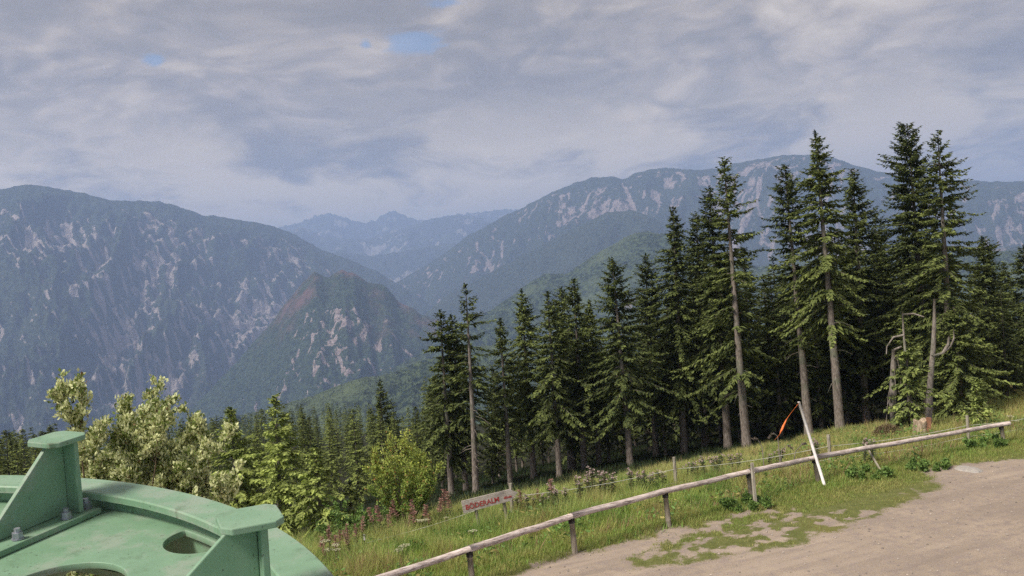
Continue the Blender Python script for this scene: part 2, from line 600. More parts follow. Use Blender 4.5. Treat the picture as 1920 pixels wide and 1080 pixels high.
# ------------------------------------------------------------------ mountains
def mountain(name, label, ridge, slope, depth, cols, rows, seed, mat, rockf, amp=90.0, skew=0.35, lam=520.0, rough=7.0, back=0.18):
    """ridge: (photo x, photo y, distance in metres) along the crest; a real slope falls towards the valley"""
    a, e, dd = [], [], []
    for (px, py, D) in ridge:
        r = ray(px, py)
        a.append(math.atan2(r[0], 1))
        e.append(r[2] / math.hypot(r[0], 1))
        dd.append(D)
    az = np.linspace(a[0], a[-1], cols)
    el = np.interp(az, a, e)
    D = np.interp(az, a, dd)
    ker = np.ones(9) / 9
    D = np.convolve(np.pad(D, 20, mode='edge'), np.ones(41) / 41, 'valid')
    H = CAMZ + D * el
    H = H + rough * fbm(az * D.mean() / 70, az * 0, 4, seed + 3)
    v = np.concatenate([-np.linspace(back, 0.01, 14), np.linspace(0, 1, rows) ** 1.15])
    AZ, VV = np.meshgrid(az, v)
    Dg, Hg = np.broadcast_to(D, AZ.shape), np.broadcast_to(H, AZ.shape)
    run = VV * depth
    dist = Dg - run
    ax = AZ * D.mean()
    wx = ax + skew * run + 140 * fbm(ax / 900, run / 900, 3, seed + 40)
    wr = run + 160 * fbm(ax / 800 + 9, run / 800, 3, seed + 41)
    drop = np.where(run > 0, slope * run * (0.82 + 0.18 * sstep(run, 0, depth * 0.25)), -run * 0.7)
    env = sstep(np.abs(run), 10, depth * 0.16)
    gul = ridged(wx / lam, wr / (lam * 3.2), 5, seed, 0.52)
    fine = fbm(ax / 170, run / 170, 5, seed + 9, 0.55)
    z = Hg - drop + env * (amp * (gul - 0.62) * 2.0 + amp * 0.35 * fine) + sstep(np.abs(run), 0, depth * 0.03) * 9 * fbm(ax / 45, run / 45, 3, seed + 12)
    z = np.maximum(z, -850 - 20 * VV)              # buried below the valley floor
    rk, md = rockf(ax, run, VV, gul, seed, Hg - drop)
    X, Yg = dist * np.sin(AZ), dist * np.cos(AZ)
    ny, nx = AZ.shape
    idx = np.arange(nx * ny).reshape(ny, nx)
    F = np.stack([idx[:-1, :-1], idx[1:, :-1], idx[1:, 1:], idx[:-1, 1:]], -1).reshape(-1, 4)
    V = np.stack([X, Yg, z], -1).reshape(-1, 3)
    me = mesh_np(name, V, F, mat, np.stack([rk, md, rk * 0], -1).reshape(-1, 3), True, 'mask')
    return link(name, me, kind='structure', label=label), (AZ, VV, V.reshape(ny, nx, 3), rk)


MT_LEFT = mat_mountain('mountain_rock_and_pine', (0.022, 0.032, 0.024, 1), (0.06, 0.078, 0.05, 1), (0.45, 0.38, 0.36, 1), (0.28, 0.245, 0.235, 1), (0.10, 0.115, 0.06, 1))
MT_RIGHT = mat_mountain('mountain_scree', (0.024, 0.034, 0.026, 1), (0.06, 0.075, 0.05, 1), (0.38, 0.31, 0.30, 1), (0.23, 0.195, 0.19, 1), (0.09, 0.11, 0.055, 1))
MT_GREEN = mat_mountain('wooded_hill', (0.014, 0.024, 0.014, 1), (0.085, 0.115, 0.055, 1), (0.40, 0.33, 0.29, 1), (0.25, 0.20, 0.18, 1), (0.12, 0.15, 0.07, 1), 0.075)
MT_KNOLL = mat_mountain('knoll_heath', (0.020, 0.034, 0.020, 1), (0.060, 0.085, 0.042, 1), (0.42, 0.35, 0.33, 1), (0.25, 0.19, 0.18, 1), (0.18, 0.10, 0.09, 1), 0.07)
MT_FAR = mat_mountain('far_range', (0.03, 0.04, 0.035, 1), (0.06, 0.07, 0.055, 1), (0.34, 0.31, 0.29, 1), (0.25, 0.23, 0.22, 1), (0.14, 0.16, 0.10, 1), 0.02)


def streaks(ax, run, seed, skew, l1, l2, oct=5):
    wx = ax + skew * run + 90 * fbm(ax / 500, run / 500, 3, seed + 70)
    return fbm(wx / l1, run / l2, oct, seed + 71, 0.6)


def rock_left(ax, run, v, gul, seed, z):
    s = streaks(ax, run, seed, -0.45, 48, 92, 6)
    big = fbm(ax / 700 + 3, run / 620, 3, seed + 80)
    band = sstep(v, 0.03, 0.14) * (1 - 0.55 * sstep(v, 0.5, 0.8))
    r = 0.20 + 0.85 * s + 0.55 * big + 0.8 * (0.62 - gul)
    return np.clip(r * band, 0, 1), np.clip(0.3 + 0 * v, 0, 1)


def rock_right(ax, run, v, gul, seed, z):
    s = streaks(ax, run, seed, 0.35, 55, 120, 6)
    big = fbm(ax / 800, run / 700 + 5, 3, seed + 80)
    r = 0.16 + 0.6 * s + 0.45 * big + 0.6 * (0.62 - gul) - 0.35 * sstep(v, 0.35, 0.6)
    for (a0, w, k, lo, hi) in CHUTES:
        c = a0 + k * run
        r = np.maximum(r, 1.1 * np.exp(-((ax - c) / (w * (0.4 + run / 500))) ** 2) * sstep(run, lo, lo + 80) * (1 - sstep(run, hi - 200, hi)) + 0.25 * s - 0.1)
    return np.clip(r * sstep(v, 0.0, 0.03), 0, 1), np.clip(0.2 + 0 * v, 0, 1)


def rock_knoll(ax, run, v, gul, seed, z):
    s = streaks(ax, run, seed, 0.2, 38, 46)
    big = fbm(ax / 330 + 1.7, run / 300, 3, seed + 80)
    r = -0.02 + 0.85 * s + 0.55 * big + 0.05 * (1 - sstep(v, 0.25, 0.5))
    return np.clip(r * (1 - sstep(v, 0.5, 0.75)) * sstep(v, 0.05, 0.2), 0, 1), np.clip(1.1 * sstep(z + 90 * s + 60 * big, -190, 40), 0, 1)


def rock_green(ax, run, v, gul, seed, z):
    big = fbm(ax / 300, run / 260, 4, seed + 80)
    return np.clip(-0.25 + 0.9 * big, 0, 1), np.clip(0.55 + 0.8 * fbm(ax / 260 + 4, run / 240, 3, seed + 60), 0, 1)


def rock_none(ax, run, v, gul, seed, z):
    return 0.0 * v, np.clip(0.45 + 0.8 * fbm(ax / 160, run / 140, 3, seed + 60), 0, 1)


def rock_alp(ax, run, v, gul, seed, z):
    return np.clip(0.12 + 0.7 * fbm(ax / 300, run / 260, 5, seed + 80, 0.6), 0, 1), np.clip(0.4 + 0.6 * fbm(ax / 900, run / 700, 3, seed + 4), 0, 1)


def rock_far(ax, run, v, gul, seed, z):
    return np.clip(0.1 + 0.7 * fbm(ax / 900, run / 700, 4, seed + 80), 0, 1), np.clip(0.4 + 0.6 * fbm(ax / 1500, run / 900, 3, seed + 4), 0, 1)


def az_of(px, py, D):
    return math.atan2(ray(px, py)[0], 1) * D


DR = 6200.0
CHUTES = ((az_of(1165, 345, DR), 16, 0.18, 60, 760), (az_of(1475, 330, DR), 13, -0.26, 150, 1600), (az_of(1585, 330, DR), 8, -0.15, 30, 700))

mountain('mountain_ridge', 'long blue-grey massif with pale rock gullies on the left of the valley',
         [(-260, 420, 5300), (-120, 385, 5400), (-30, 362, 5500), (20, 352, 5500), (45, 346, 5500), (90, 350, 5500), (160, 363, 5600), (205, 374, 5600), (240, 377, 5650),
          (300, 377, 5700), (345, 390, 5800), (380, 404, 5900), (400, 405, 5900), (450, 412, 6000), (500, 421, 6100), (540, 433, 6200), (570, 450, 6200), (600, 466, 6200),
          (645, 483, 6150), (700, 505, 6100), (760, 540, 6000), (830, 590, 5900), (900, 640, 5800)],
         0.52, 3100, 500, 300, 3, MT_LEFT, rock_left, 130)
mountain('mountain_massif', 'broad blue-grey mountain with pale scree chutes behind the tall spruces',
         [(640, 585, 6600), (700, 552, 6600), (760, 520, 6600), (800, 498, 6600), (850, 462, 6600), (880, 440, 6500), (915, 422, 6500), (945, 404, 6450), (975, 392, 6400),
          (1000, 378, 6300), (1040, 358, 6300), (1080, 342, 6250), (1110, 333, 6200), (1145, 330, 6200), (1168, 336, 6200), (1178, 334, 6200), (1190, 325, 6200), (1215, 318, 6200),
          (1250, 314, 6200), (1300, 318, 6200), (1345, 316, 6200), (1380, 306, 6200), (1420, 298, 6200), (1470, 291, 6200), (1520, 291, 6200), (1560, 294, 6200),
          (1600, 309, 6200), (1660, 324, 6300), (1720, 338, 6300), (1800, 338, 6300), (1860, 341, 6300), (1920, 339, 6300), (2050, 345, 6300), (2200, 380, 6200)],
         0.50, 2900, 520, 270, 17, MT_RIGHT, rock_right, 115, 0.3)
mountain('mountain_spur', 'grey wooded spur stepping down in front of the broad massif',
         [(760, 620, 4900), (830, 560, 4900), (900, 520, 4900), (960, 490, 4900), (1030, 452, 4850), (1090, 420, 4800), (1135, 400, 4800), (1180, 393, 4800), (1215, 405, 4800), (1260, 430, 4700),
          (1330, 470, 4600), (1420, 500, 4500), (1560, 520, 4400), (1700, 500, 4400), (1850, 470, 4400), (2050, 440, 4400)],
         0.52, 1700, 340, 160, 29, MT_RIGHT, rock_far, 60, 0.3, 360)
mountain('knoll', 'rocky reddish knoll rising from the valley in front of the long massif',
         [(300, 800, 3300), (380, 745, 3400), (430, 690, 3450), (470, 650, 3500), (510, 600, 3500), (545, 556, 3500), (572, 524, 3500), (590, 510, 3500), (614, 521, 3500), (640, 506, 3500), (662, 511, 3500),
          (688, 530, 3500), (720, 534, 3500), (745, 562, 3500), (790, 588, 3450), (830, 604, 3450), (870, 650, 3400), (960, 690, 3300)],
         0.62, 1500, 320, 200, 41, MT_KNOLL, rock_knoll, 40, 0.2, 240, 8)
mountain('wooded_hill', 'bright green wooded hill behind the spruce tops',
         [(560, 800, 2300), (650, 735, 2350), (740, 690, 2450), (800, 655, 2500), (870, 610, 2600), (930, 575, 2700), (985, 535, 2800), (1020, 512, 2800), (1060, 515, 2800), (1110, 482, 2800),
          (1170, 445, 2800), (1215, 432, 2800), (1260, 440, 2800), (1330, 470, 2700), (1420, 500, 2700), (1600, 480, 2700), (1800, 470, 2700), (2050, 470, 2700)],
         0.50, 1300, 380, 170, 53, MT_GREEN, rock_green, 34, 0.2, 230, 5)
mountain('wooded_foothill', 'low dark wooded foothill just above the near forest',
         [(380, 800, 1500), (500, 765, 1550), (560, 748, 1600), (610, 730, 1600), (660, 716, 1600), (720, 700, 1600), (790, 678, 1650), (880, 650, 1650), (1000, 640, 1650), (1300, 640, 1600)],
         0.42, 800, 320, 150, 61, MT_GREEN, rock_none, 16, 0.2, 160, 4)
mountain('valley_foothills', 'hazy blue foothills in the valley between the massifs',
         [(480, 520, 8800), (540, 492, 8800), (600, 478, 8800), (640, 470, 8800), (690, 480, 8800), (740, 474, 8800), (790, 464, 8800), (840, 456, 8800), (900, 462, 8800), (980, 480, 8800)],
         0.42, 1500, 240, 110, 73, MT_FAR, rock_far, 90, 0.2, 700, 10)
mountain('far_mountain', 'pale blue far mountain closing the valley',
         [(440, 455, 11200), (500, 446, 11200), (545, 432, 11200), (565, 424, 11200), (580, 430, 11200), (600, 443, 11200), (640, 447, 11200), (690, 448, 11200), (730, 434, 11200), (770, 423, 11200),
          (810, 410, 11200), (850, 403, 11200), (885, 404, 11200), (915, 415, 11200), (960, 436, 11200), (1010, 450, 11200)],
         0.40, 2300, 260, 110, 83, MT_FAR, rock_alp, 110, 0.2, 700, 16)
mountain('far_range', 'faint blue jagged range on the horizon',
         [(420, 440, 13600), (500, 432, 13600), (560, 418, 13600), (600, 402, 13600), (625, 400, 13600), (655, 412, 13600), (685, 418, 13600), (705, 412, 13600), (720, 401, 13600), (738, 395, 13600),
          (752, 401, 13600), (775, 410, 13600), (800, 413, 13600), (840, 404, 13600), (900, 398, 13600), (950, 392, 13600), (1010, 395, 13600)],
         0.45, 2300, 260, 90, 97, MT_FAR, rock_alp, 110, 0.2, 800, 30)

# ------------------------------------------------------------------ haze
hz = Geo()
hz.box(90000, 90000, 2560, Matrix.Translation((0, 9000, 180)))
m_haze = bpy.data.materials.new('haze')
m_haze.use_nodes = True
ht = NT(m_haze.node_tree)
hv = ht.n('ShaderNodeVolumePrincipled', {'Color': (0.46, 0.62, 1.0, 1), 'Density': 0.00015, 'Anisotropy': 0.1})
ho = ht.n('ShaderNodeOutputMaterial')
ht.t.links.new(hv.outputs[0], ho.inputs['Volume'])
link('haze', hz.mesh('haze', m_haze), kind='stuff', label='thin blue mountain haze filling the valley')


# ------------------------------------------------------------------ spruces
def spruce_geo(H, R, cb, seed, dens=1.0, olive=0.3, bright=1.0, sparse=0.0, lowdetail=False, skirt=False, young=False, bald=0.0, tiny=False):
    """needle sprays of one spruce: V, F, colours (tree base at the origin)"""
    rng = np.random.default_rng(seed)
    B = []                       # branches: z, az, L, pitch, sag
    z = cb * H
    step0 = (0.42 if lowdetail else 0.27) * (0.75 + H / 40) * (1.9 if tiny else 1)
    wob = rng.uniform(0, 6.28, 6)
    pexp, drp, stp = rng.uniform(0.52, 0.82), rng.uniform(0.7, 1.6), rng.uniform(0.75, 1.3)
    while z < H * 0.988:
        rel = (z - cb * H) / (H - cb * H)
        prof = (1 - rel) ** pexp * (0.6 + 0.4 * min(1, rel / 0.18)) if not (skirt or young) else (1 - rel) ** 0.95
        n = rng.integers(4, 7) if rel < 0.9 else rng.integers(3, 5)
        a0 = rng.uniform(0, 6.28)
        for k in range(n):
            az = a0 + k * 6.2832 / n + rng.uniform(-0.35, 0.35)
            lop = 1 + 0.28 * math.sin(az + wob[0] + rel * 5) + 0.22 * math.sin(2 * az + wob[1] + rel * 11) + 0.15 * math.sin(rel * 40 + wob[2])
            L = R * prof * rng.uniform(0.6, 1.12) * max(0.35, lop)
            if rng.random() < sparse * (0.4 + 0.9 * (1 - rel)):
                continue
            if bald > 0 and rel < 0.7 and math.cos(az + math.pi / 2) > 0.35 and rng.random() < bald:
                continue
            L = max(L, 0.16)
            pitch = math.radians(-14 + 52 * rel ** 1.3 + rng.uniform(-9, 9)) if not young else math.radians(8 + 35 * rel + rng.uniform(-6, 6))
            sag = drp * (0.20 + 0.22 * (1 - rel)) * rng.uniform(0.6, 1.3) * (0.3 if young else 1)
            B.append((z + rng.uniform(-0.12, 0.12), az, L, pitch, sag, rel))
        z += step0 * stp * rng.uniform(0.6, 1.35) * (0.55 + 0.6 * (1 - rel))
    base_p, dirs, lens, wid, cols = [], [], [], [], []
    for (z, az, L, pitch, sag, rel) in B:
        nq = max(2 if tiny else 3, int(L / (0.16 if lowdetail else 0.085) * dens))
        q = (np.arange(nq) + rng.uniform(0.2, 0.8, nq)) / nq
        q = 0.10 + 0.90 * q
        hx, hy = math.cos(az), math.sin(az)
        rr = q * L * math.cos(pitch)
        zz = z + q * L * math.sin(pitch) - sag * L * (q ** 1.6) * (1.15 - 0.45 * q ** 3)
        P = np.stack([hx * rr, hy * rr, zz], 1)
        side_n = 3 if not lowdetail else 2
        tone = rng.uniform(0.75, 1.25)
        for sgn in ([-1, 1, 0][:side_n] if side_n == 3 else [-1, 1]):
            m = len(q)
            ang = az + sgn * rng.uniform(0.55, 1.15, m)
            tw = (0.30 + 0.75 * (1 - q)) * (0.5 + 0.5 * min(1.0, L)) * rng.uniform(0.55, 1.1, m) * 0.48
            tw = np.clip(tw, 0.10, 0.62)
            pt = rng.uniform(-0.75, -0.05, m) * (1 - 0.6 * rel) + (0.25 if young else 0.0) + (0.45 * rel)
            if sgn == 0:
                pt = rng.uniform(-1.35, -0.5, m) * (1 - 0.55 * rel)
                ang = az + rng.uniform(-0.5, 0.5, m)
                tw = tw * 0.75
            D = np.stack([np.cos(ang) * np.cos(pt), np.sin(ang) * np.cos(pt), np.sin(pt)], 1)
            base_p.append(P + rng.normal(0, 0.03, P.shape))
            dirs.append(D)
            lens.append(tw * ((2.0 if tiny else 1.5) if lowdetail else 1.0))
            wid.append(rng.uniform(0.035, 0.075, m) * ((4.2 if tiny else 1.9) if lowdetail else 1.15))
            c = np.empty((m, 3))
            mixv = np.clip(olive + 0.10 + rng.normal(0, 0.22, m) + 0.25 * (q - 0.5), 0, 1)[:, None]
            c[:] = np.array((0.056, 0.074, 0.029)) * (1 - mixv) + np.array((0.185, 0.215, 0.062)) * mixv
            c *= (tone * rng.uniform(0.8, 1.25, m) * bright * 1.25)[:, None]
            cols.append(c)
        # tip
        base_p.append(P[-1:])
        dirs.append(np.array([[hx * 0.95, hy * 0.95, 0.05 + 0.5 * rel]]))
        lens.append(np.array([0.22]))
        wid.append(np.array([0.05 if not lowdetail else 0.09]))
        cols.append(np.array([[0.06, 0.075, 0.03]]) * bright)
    # leader
    k = 26
    zt = H * (1 - 0.05 * rng.random(k) ** 1.2)
    aa = rng.uniform(0, 6.28, k)
    base_p.append(np.stack([zt * 0, zt * 0, zt], 1))
    dirs.append(np.stack([np.cos(aa) * 0.7, np.sin(aa) * 0.7, np.full(k, 0.7)], 1))
    lens.append(rng.uniform(0.10, 0.22, k))
    wid.append(np.full(k, 0.05))
    cols.append(np.tile(np.array([[0.035, 0.05, 0.024]]) * bright, (k, 1)))
    P, D, L, W, C = np.concatenate(base_p), np.concatenate(dirs), np.concatenate(lens), np.concatenate(wid), np.concatenate(cols)
    rv = rng.normal(0, 1, D.shape)
    S = np.cross(D, rv)
    S /= np.linalg.norm(S, axis=1, keepdims=True) + 1e-9
    # sprays lie rather flat: blend the side vector towards the horizontal
    Hh = np.cross(D, np.array((0, 0, 1.0)))
    S = S * 0.55 + Hh * np.sign((S * Hh).sum(1, keepdims=True) + 1e-9)
    S /= np.linalg.norm(S, axis=1, keepdims=True) + 1e-9
    n = len(P)
    V = np.empty((n, 4, 3))
    V[:, 0] = P
    V[:, 1] = P + D * (L * 0.45)[:, None] + S * W[:, None]
    V[:, 2] = P + D * L[:, None] - np.array((0, 0, 1)) * (L * 0.22)[:, None]
    V[:, 3] = P + D * (L * 0.45)[:, None] - S * W[:, None]
    F = np.arange(n * 4).reshape(n, 4)
    return V.reshape(-1, 3), F, np.repeat(C, 4, 0), B


def trunk_mesh(H, r0, seed, cb=0.4, stubs=14, mat=None, seg=8, lean=0.0, limbs=None):
    rng = random.Random(seed)
    g = Geo()
    n = 12
    off = [Vector((0, 0, 0))]
    for i in range(n):
        off.append(off[-1] + Vector((rng.uniform(-1, 1), rng.uniform(-1, 1), 0)) * 0.012 * H / n * 1.5)
    pts, rad = [], []
    for i in range(n + 1):
        f = i / n
        zz = -0.5 + (H * 0.985 + 0.5) * f
        pts.append(off[i] * (1 - f) + Vector((0, 0, zz)))
        rad.append(r0 * ((1 - f) ** 0.85 + 0.03) * (1.25 if i == 0 else 1))
    g.tube(pts, rad, seg, jitter=0.06, rng=rng)
    for k in range(stubs):
        f = rng.uniform(0.12, max(cb, 0.3) + 0.12)
        a = rng.uniform(0, 6.28)
        L = rng.uniform(0.25, 1.0) * (0.5 + H / 20)
        p = Vector((0, 0, H * f))
        d = Vector((math.cos(a), math.sin(a), rng.uniform(-0.45, 0.1)))
        mid = p + d * L * 0.55
        g.tube([p, mid, p + d * L + Vector((0, 0, -0.18 * L))], [0.022, 0.014, 0.005], 4, rng=rng)
        if rng.random() < 0.6:
            e = Vector((math.cos(a + 0.7), math.sin(a + 0.7), -0.4))
            g.tube([mid, mid + e * L * 0.4], [0.01, 0.004], 3, rng=rng)
    if limbs:
        for (z, az, L, pitch, sag, rel) in limbs[::2]:
            h = Vector((math.cos(az), math.sin(az), 0))
            pp = []
            for q in (0.0, 0.4, 0.8):
                pp.append(h * (q * L * math.cos(pitch)) + Vector((0, 0, z + q * L * math.sin(pitch) - sag * L * q ** 1.6)))
            g.tube(pp, [0.02, 0.013, 0.006], 3, cap=False, rng=rng)
    return g.mesh('trunk', mat or M_BARK, True)


def spruce_at(px, py, Y, R, cb, label, seed, cat='spruce tree', name='spruce_tree', group=None, r0=None, stubs=14, **kw):
    top = at(px, py, Y)
    gzv = float(gz(top.x, top.y))
    H = top.z - gzv
    V, F, C, B = spruce_geo(H, R * (1.72 if not (kw.get('skirt') or kw.get('young')) else 1.3), cb * 0.8, seed, **kw)
    root = empty(name, (top.x, top.y, gzv), label, cat, group)
    link('trunk', trunk_mesh(H, r0 or (0.05 + 0.0125 * H), seed, cb, stubs, limbs=B), root)
    link('crown', mesh_np('crown', V, F, M_NEEDLE, C), root)
    root.rotation_euler = (random.Random(seed).uniform(-0.022, 0.022), random.Random(seed + 1).uniform(-0.022, 0.022), 0)
    return root


ROW = 'tall spruces along the edge of the wood'
near = [
    # px, py, Y, R, crown base, label, options
    (823, 583, 45.5, 1.75, 0.26, 'dense dark spruce at the open end of the front row, left of the bare-trunked one', dict(olive=0.18, sparse=0.2, bald=0.35)),
    (851, 590, 46.6, 1.2, 0.34, 'slim spruce half hidden behind the end spruce of the front row', dict(olive=0.2, sparse=0.25)),
    (866, 533, 44.0, 1.35, 0.24, 'slender spruce with open whorls and pale trunk bare behind the arrow sign', dict(olive=0.22, sparse=0.5, bald=0.75, dens=0.9)),
    (936, 598, 46.0, 0.85, 0.42, 'thin spruce with small crown and bare lower trunk beside the open-whorled one', dict(olive=0.28, sparse=0.35, bald=0.6)),
    (976, 543, 48.0, 1.45, 0.40, 'greyish green spruce with broad soft top behind the thin bare one', dict(olive=0.38, bright=1.1)),
    (1025, 548, 46.0, 1.35, 0.36, 'spruce with pointed top, first of a close group of three behind the pale wire', dict(olive=0.25)),
    (1046, 540, 50.5, 1.2, 0.36, 'narrow spruce squeezed in the middle of the close group of three', dict(olive=0.22)),
    (1071, 524, 48.0, 1.5, 0.38, 'tallest spruce of the close group of three behind the wire', dict(olive=0.24)),
    (1102, 563, 50.0, 1.1, 0.40, 'small light green spruce between the group of three and a dense dark one', dict(olive=0.45, bright=1.15)),
    (1155, 484, 46.0, 1.75, 0.30, 'dense dark spruce with thick top and trunk showing through its middle', dict(olive=0.14, bald=0.5, dens=1.1)),
    (1204, 477, 50.0, 1.15, 0.34, 'very dark narrow spruce beside the dense thick-topped one', dict(olive=0.06, bright=0.85)),
    (1250, 388, 49.0, 1.6, 0.30, 'tall greyish spruce with even cone and hanging lower boughs', dict(olive=0.2)),
    (1298, 398, 53.0, 1.35, 0.34, 'dark spruce standing back between two taller neighbours', dict(olive=0.08, bright=0.9)),
    (1331, 350, 47.5, 1.3, 0.34, 'dark spruce close behind the tall light-trunked one', dict(olive=0.12)),
    (1363, 294, 45.0, 1.75, 0.22, 'tall ragged spruce with olive boughs and grey trunk visible all the way up', dict(olive=0.36, sparse=0.42, bald=0.8, bright=1.1)),
    (1482, 309, 45.5, 1.75, 0.42, 'dark drooping spruce with bare grey trunk behind the white pole', dict(olive=0.08, bald=0.75, sparse=0.1)),
    (1537, 243, 43.5, 1.85, 0.44, 'very tall olive spruce with forked top and thick bare lower trunk', dict(olive=0.42, bald=0.7, dens=1.15, bright=1.1)),
    (1592, 318, 49.0, 1.5, 0.30, 'thin dark spruce close behind the very tall fork-topped one', dict(olive=0.22)),
    (1642, 402, 52.0, 1.5, 0.30, 'shorter dark spruce filling the gap before the twin spires', dict(olive=0.16)),
    (1704, 234, 47.0, 2.1, 0.16, 'tallest dark spruce, one of two close spires, thick and heavy', dict(olive=0.14, dens=1.15)),
    (1749, 246, 44.0, 2.05, 0.22, 'open feathery spruce, the lighter of two close spires', dict(olive=0.32, sparse=0.22, bald=0.3, bright=1.05)),
    (1838, 443, 55.0, 1.8, 0.14, 'dark spruce beyond the end of the fence rail', dict(olive=0.2)),
    (1887, 493, 62.0, 1.8, 0.12, 'small dark spruce far back past the fence end', dict(olive=0.14)),
    (1921, 458, 60.0, 2.0, 0.10, 'dark spruce at the far end of the wood past the fence', dict(olive=0.12)),
    (1790, 560, 42.5, 2.3, 0.02, 'wide olive spruce with branches sweeping down to the meadow', dict(olive=0.42, skirt=True, dens=1.1, bright=1.1)),
    (1694, 592, 37.6, 1.05, 0.05, 'short ragged bright green spruce beside the dead snag', dict(olive=0.42, bright=1.5, skirt=True, sparse=0.25)),
    (710, 713, 64.0, 2.5, 0.04, 'stout dark spruce with layered boughs behind the yellow-green shrub', dict(olive=0.2, skirt=True, dens=0.9)),
    (432, 766, 34.0, 2.2, 0.05, 'loose olive spruce beside the whitish-leaved tree', dict(olive=0.75, skirt=True, sparse=0.2, bright=1.7)),
    (513, 746, 33.0, 2.3, 0.04, 'thin-topped olive spruce with reddish bare trunk at its tip', dict(olive=0.75, skirt=True, sparse=0.35, bright=1.75)),
    (592, 838, 30.5, 1.7, 0.03, 'low bushy olive spruce in front of the thin-topped one', dict(olive=0.72, skirt=True, sparse=0.2, bright=1.65)),
    (655, 905, 31.0, 0.8, 0.03, 'small olive spruce sapling near the red seed stalks', dict(olive=0.6, skirt=True, bright=1.3)),
]
for i, (px, py, Y, R, cb, label, kw) in enumerate(near):
    spruce_at(px, py, Y, R, cb, label, 100 + i * 7, group=None, **kw)
spruce_at(1828, 712, 36.5, 0.62, 0.02, 'little bright green spruce sapling behind the fence rail', 901, name='young_spruce', cat='spruce sapling',
          r0=0.03, stubs=0, olive=0.55, bright=1.75, young=True)


# ------------------------------------------------------------------ background spruces (shared meshes)
VAR = []
for k, (H, R, cb, ol, br) in enumerate(((12, 2.2, 0.12, 0.15, 0.9), (12, 2.0, 0.2, 0.3, 1.0), (12, 2.3, 0.05, 0.45, 1.2), (12, 2.1, 0.06, 0.58, 1.25), (12, 2.1, 0.16, 0.1, 0.85), (12, 2.5, 0.04, 0.35, 1.05))):
    V, F, C, B = spruce_geo(H, R, cb, 500 + k, olive=ol, bright=br, lowdetail=True)
    VAR.append((mesh_np('crown', V, F, M_NEEDLE, C), trunk_mesh(H, 0.17, 600 + k, cb, 6, seg=6)))


def bg_spruce(x, y, H, k, label, group, rz=0.0, wide=1.0):
    root = empty('spruce_tree', (x, y, float(gz(x, y))), label, 'spruce tree', group)
    root.rotation_euler = (0, 0, rz)
    s = H / 12.0
    root.scale = (s * wide, s * wide, s)
    link('trunk', VAR[k][1], root)
    link('crown', VAR[k][0], root)
    return root


def px_of(x, y, z):
    X, Z = x / y, (z - CAMZ) / y
    cx = X * math.cos(ROLL) - Z * math.sin(ROLL)
    cy = X * math.sin(ROLL) + Z * math.cos(ROLL)
    return 960 + cx * FPX, 540 - cy * FPX


rng = random.Random(42)
ENV_X = [-200, 0, 150, 400, 560, 640, 780, 800, 880, 960, 1050, 1150, 1250, 1340, 1450, 1550, 1620, 1720, 1780, 1850, 1920, 2100]
ENV_Y = [800, 800, 790, 775, 758, 752, 755, 700, 680, 650, 620, 590, 500, 450, 480, 420, 430, 400, 430, 520, 540, 560]
count = 0
tries = 0
placed = []
while count < 135 and tries < 4000:          # the shaded wood behind the front row
    tries += 1
    y = 49 + 36 * rng.random() ** 1.4
    px = rng.uniform(770, 2050)
    x = ray(px, 700)[0] * y
    H = rng.uniform(10, 19)
    tx, ty = px_of(x, y, float(gz(x, y)) + H)
    lim = np.interp(tx, ENV_X, ENV_Y) + rng.uniform(0, 60)
    H = max(4.0, min(H, H - (lim - ty) * y / FPX)) if ty < lim else H
    tx, ty = px_of(x, y, float(gz(x, y)) + H)
    if ty < np.interp(tx, ENV_X, ENV_Y) or any(math.hypot(x - a, y - b) < 1.7 for a, b in placed):
        continue
    placed.append((x, y))
    bg_spruce(x, y, H, rng.choice((0, 1, 4, 0, 4)), 'dark spruce inside the shaded wood behind the front row', 'spruces in the shaded wood', rng.uniform(0, 6.28), rng.uniform(0.85, 1.2))
    count += 1
count = 0
tries = 0
while count < 140 and tries < 12000:          # the forest falling away to the valley
    tries += 1
    y = 40 + 120 * rng.random()
    px = rng.uniform(-120, 820)
    x = ray(px, 760)[0] * y
    H = rng.uniform(9, 17)
    tx, ty = px_of(x, y, float(gz(x, y)) + H)
    lim = np.interp(tx, ENV_X, ENV_Y) + rng.uniform(0, 45)
    H = max(4.0, min(H, H - (lim - ty) * y / FPX)) if ty < lim else H
    tx, ty = px_of(x, y, float(gz(x, y)) + H)
    if ty < np.interp(tx, ENV_X, ENV_Y) + rng.uniform(-6, 10) or ty > 930 or any(math.hypot(x - a, y - b) < 1.3 + y * 0.016 for a, b in placed):
        continue
    placed.append((x, y))
    bg_spruce(x, y, H, (kk := rng.choice((0, 1, 2, 3, 5, 2, 3))), ('olive green' if kk in (2, 3) else 'dark green') + ' spruce in the forest that falls away below the far mountainside', 'spruces of the forest on the falling slope', rng.uniform(0, 6.28), rng.uniform(0.9, 1.3))
    count += 1
print('forest', count, len(placed))
